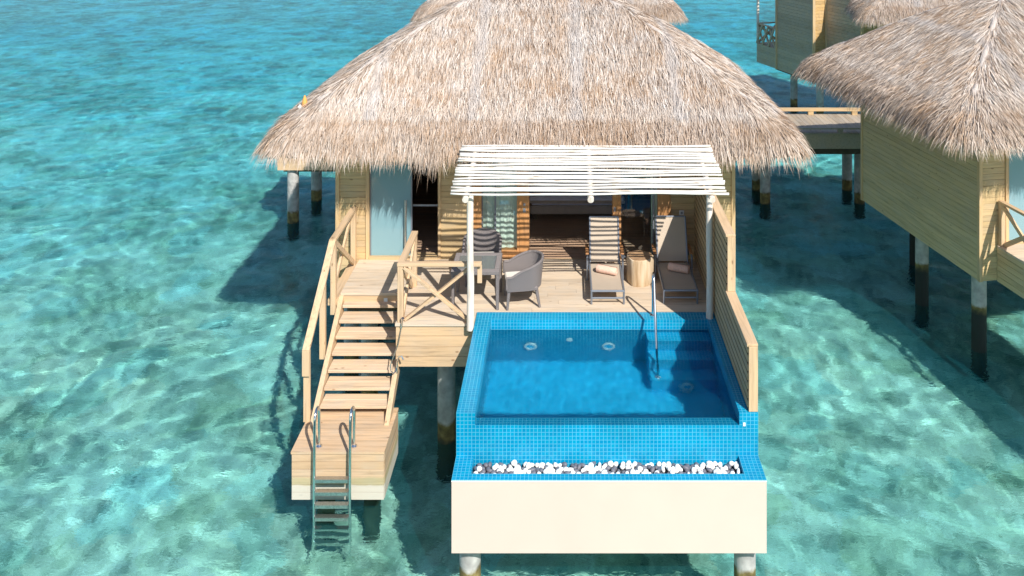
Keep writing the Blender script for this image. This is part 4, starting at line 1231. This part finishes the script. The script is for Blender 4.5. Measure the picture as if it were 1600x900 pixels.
# ================================================================== WICKER TABLE AND CHAIRS
tb_ = thing("wicker_table", "square grey wicker table with glass top beside the white post", "table", (-1.47, 14.43, DECK))
zt = DECK + .655
m = MB(); xa, xb, ya, yb = -1.87, -1.07, 14.08, 14.80
m.box(xa, xb, ya, ya+.09, zt-.07, zt); m.box(xa, xb, yb-.09, yb, zt-.07, zt); m.box(xa, xa+.09, ya+.09, yb-.09, zt-.07, zt); m.box(xb-.09, xb, ya+.09, yb-.09, zt-.07, zt)
m.build("table_frame", M['wicker'], tb_, bevel=.008)
MB().box(xa+.09, xb-.09, ya+.09, yb-.09, zt-.022, zt-.012).build("glass_top", M['tabletop'], tb_)
MB().box(xa+.09, xb-.09, ya+.09, yb-.09, zt-.065, zt-.045).build("woven_panel", M['wicker'], tb_)
for x in (xa+.035, xb-.035):
    for y in (ya+.04, yb-.04):
        MB().tube([(x, y, DECK), (x, y, zt-.07)], [.026, .034], 8).build("leg", M['wicker'], tb_, smooth='auto')

def make_chair(label, loc, rot):
    """local: faces +x; origin on the floor under the seat centre"""
    c = thing("wicker_chair", label, "chair", (0, 0, 0), "wicker tub chairs")
    sw = .27; sz = .36
    m = MB(); m.box(-.25, .27, -.27, .27, sz-.075, sz); m.build("seat", M['wicker'], c, bevel=.02)
    MB().box(-.19, .27, -.23, .23, sz+.002, sz+.06).build("cushion", M['cushion'], c, bevel=.02)
    for x, y, dx in ((.23, -.25, .03), (.23, .25, .03), (-.22, -.22, -.06), (-.22, .22, -.06)):
        MB().tube([(x+dx, y*1.06, 0), (x, y, sz-.03)], [.020, .032], 10).build("leg", M['wicker'], c, smooth='auto')
    # wrapped back and arms: a band swept round the seat, high at the back
    n = 36; path = []
    for i in range(n+1):
        t = i/n*2 - 1                                  # -1 right arm front .. 1 left arm front
        if abs(t) > .55:
            k = (abs(t)-.55)/.45; x = -.06 + .33*k; y = math.copysign(.30, t)
        else:
            a = t/.55*math.pi/2; x = -.06 - .27*math.cos(a); y = .30*math.sin(a)
        top = .545 + .20*max(0, math.cos(min(1, abs(t)*1.15)*math.pi/2))**.8
        path.append((x, y, top))
    b = MB()
    for (x, y, top) in path:
        lean = 1.0 + .10
        for (zz, k, o) in ((sz-.05, 1.0, 0), ((sz+top)/2, 1.06, 0), (top, 1.12, 0), (top, 1.03, 1), ((sz+top)/2, .97, 1), (sz-.05, .92, 1)):
            b.v.append((x*k if x < 0 else x, y*k, zz))
    for i in range(n):
        for k in range(6):
            b.f.append((i*6+k, i*6+(k+1) % 6, (i+1)*6+(k+1) % 6, (i+1)*6+k))
    b.f += [tuple(range(6)), tuple(n*6+k for k in range(6))[::-1]]
    bk = b.build("backrest", M['wicker'], c, smooth='auto')
    MB().tube([((x*1.08 if x < 0 else x), y*1.08, top+.005) for x, y, top in path] + [(.27, .32, .36)], .024, 8).build("top_roll", M['wicker'], bk, smooth='auto')
    MB().tube([(.27, -.32, .36), (.27, -.325, .55)], .024, 8).build("arm_post", M['wicker'], bk, smooth='auto')
    c.location = loc; c.rotation_euler.z = rot
    return c
ch1 = make_chair("wicker tub chair on the right of the table, cream cushion showing", (-.72, 14.40, DECK), R(188))
ch2 = copy_tree(ch1)
ch2["label"] = "wicker tub chair behind the table, its back to the window"
ch2.location = (-1.46, 15.22, DECK); ch2.rotation_euler.z = R(-88)

# ================================================================== SHOWER
sh = thing("hand_shower", "chrome hand shower with looping hose on the fascia corner by the stairs", "shower", (-2.68, 13.6, 2.0))
MB().tube([(-2.60, 13.665, 2.13), (-2.585, 13.655, 2.25), (-2.575, 13.64, 2.30)], [.014, .016, .028], 10).build("shower_head", M['steel'], sh, smooth='auto')
MB().box(-2.62, -2.58, 13.655, 13.69, 2.15, 2.20).build("bracket", M['steel'], sh, bevel=.003)
MB().tube([(-2.60, 13.66, 2.13), (-2.64, 13.63, 1.9), (-2.72, 13.60, 1.68), (-2.76, 13.58, 1.58), (-2.745, 13.56, 1.50), (-2.70, 13.56, 1.47), (-2.67, 13.58, 1.50), (-2.66, 13.62, 1.55)], .009, 8).build("hose", M['steel'], sh, smooth='auto')
MB().tube([(-2.665, 13.62, 1.44), (-2.655, 13.60, 1.62), (-2.62, 13.58, 1.72), (-2.575, 13.56, 1.74), (-2.545, 13.55, 1.69)], .013, 8).build("spout", M['steel'], sh, smooth='auto')

# ================================================================== BED INSIDE
bd = thing("bed", "low bed with bluish white cover inside the open bedroom", "bed", (.3, 18.9, DECK))
MB().box(-.72, 1.22, 17.95, 19.95, DECK+.12, DECK+.30).build("bed_base", M['bedbase'], bd, bevel=.02)
MB().box(-.70, 1.20, 17.97, 19.93, DECK+.302, DECK+.38).build("mattress", M['linen'], bd, bevel=.03)
MB().box(-.76, 1.26, 17.92, 19.2, DECK+.382, DECK+.50).build("cover", M['linen'], bd, bevel=.045)
MB().box(-.765, 1.265, 17.915, 18.3, DECK+.36, DECK+.43).build("bed_runner", M['bedbase'], bd, bevel=.01)
for x in (-.62, 1.12):
    for y in (18.05, 19.85): MB().box(x-.04, x+.04, y-.04, y+.04, DECK, DECK+.12).build("leg", M['beam_dark'], bd)

# everything that stands in the lagoon or the pool receives the sunlight refracted by the water surface
bpy.data.objects["pool_water"].cycles.is_caustics_caster = True
for o in pl.children_recursive:
    if o.name.split('.')[0] in ("pool_walls", "overflow_wall", "pool_floor", "pool_step", "pool_light", "lens", "inlet_nozzle"): o.cycles.is_caustics_receiver = True
for o in ld.children: o.cycles.is_caustics_receiver = True
for o in hr.children: o.cycles.is_caustics_receiver = True
for o in bpy.data.objects:
    if o.name.split('.')[0] == "pile": o.cycles.is_caustics_receiver = True
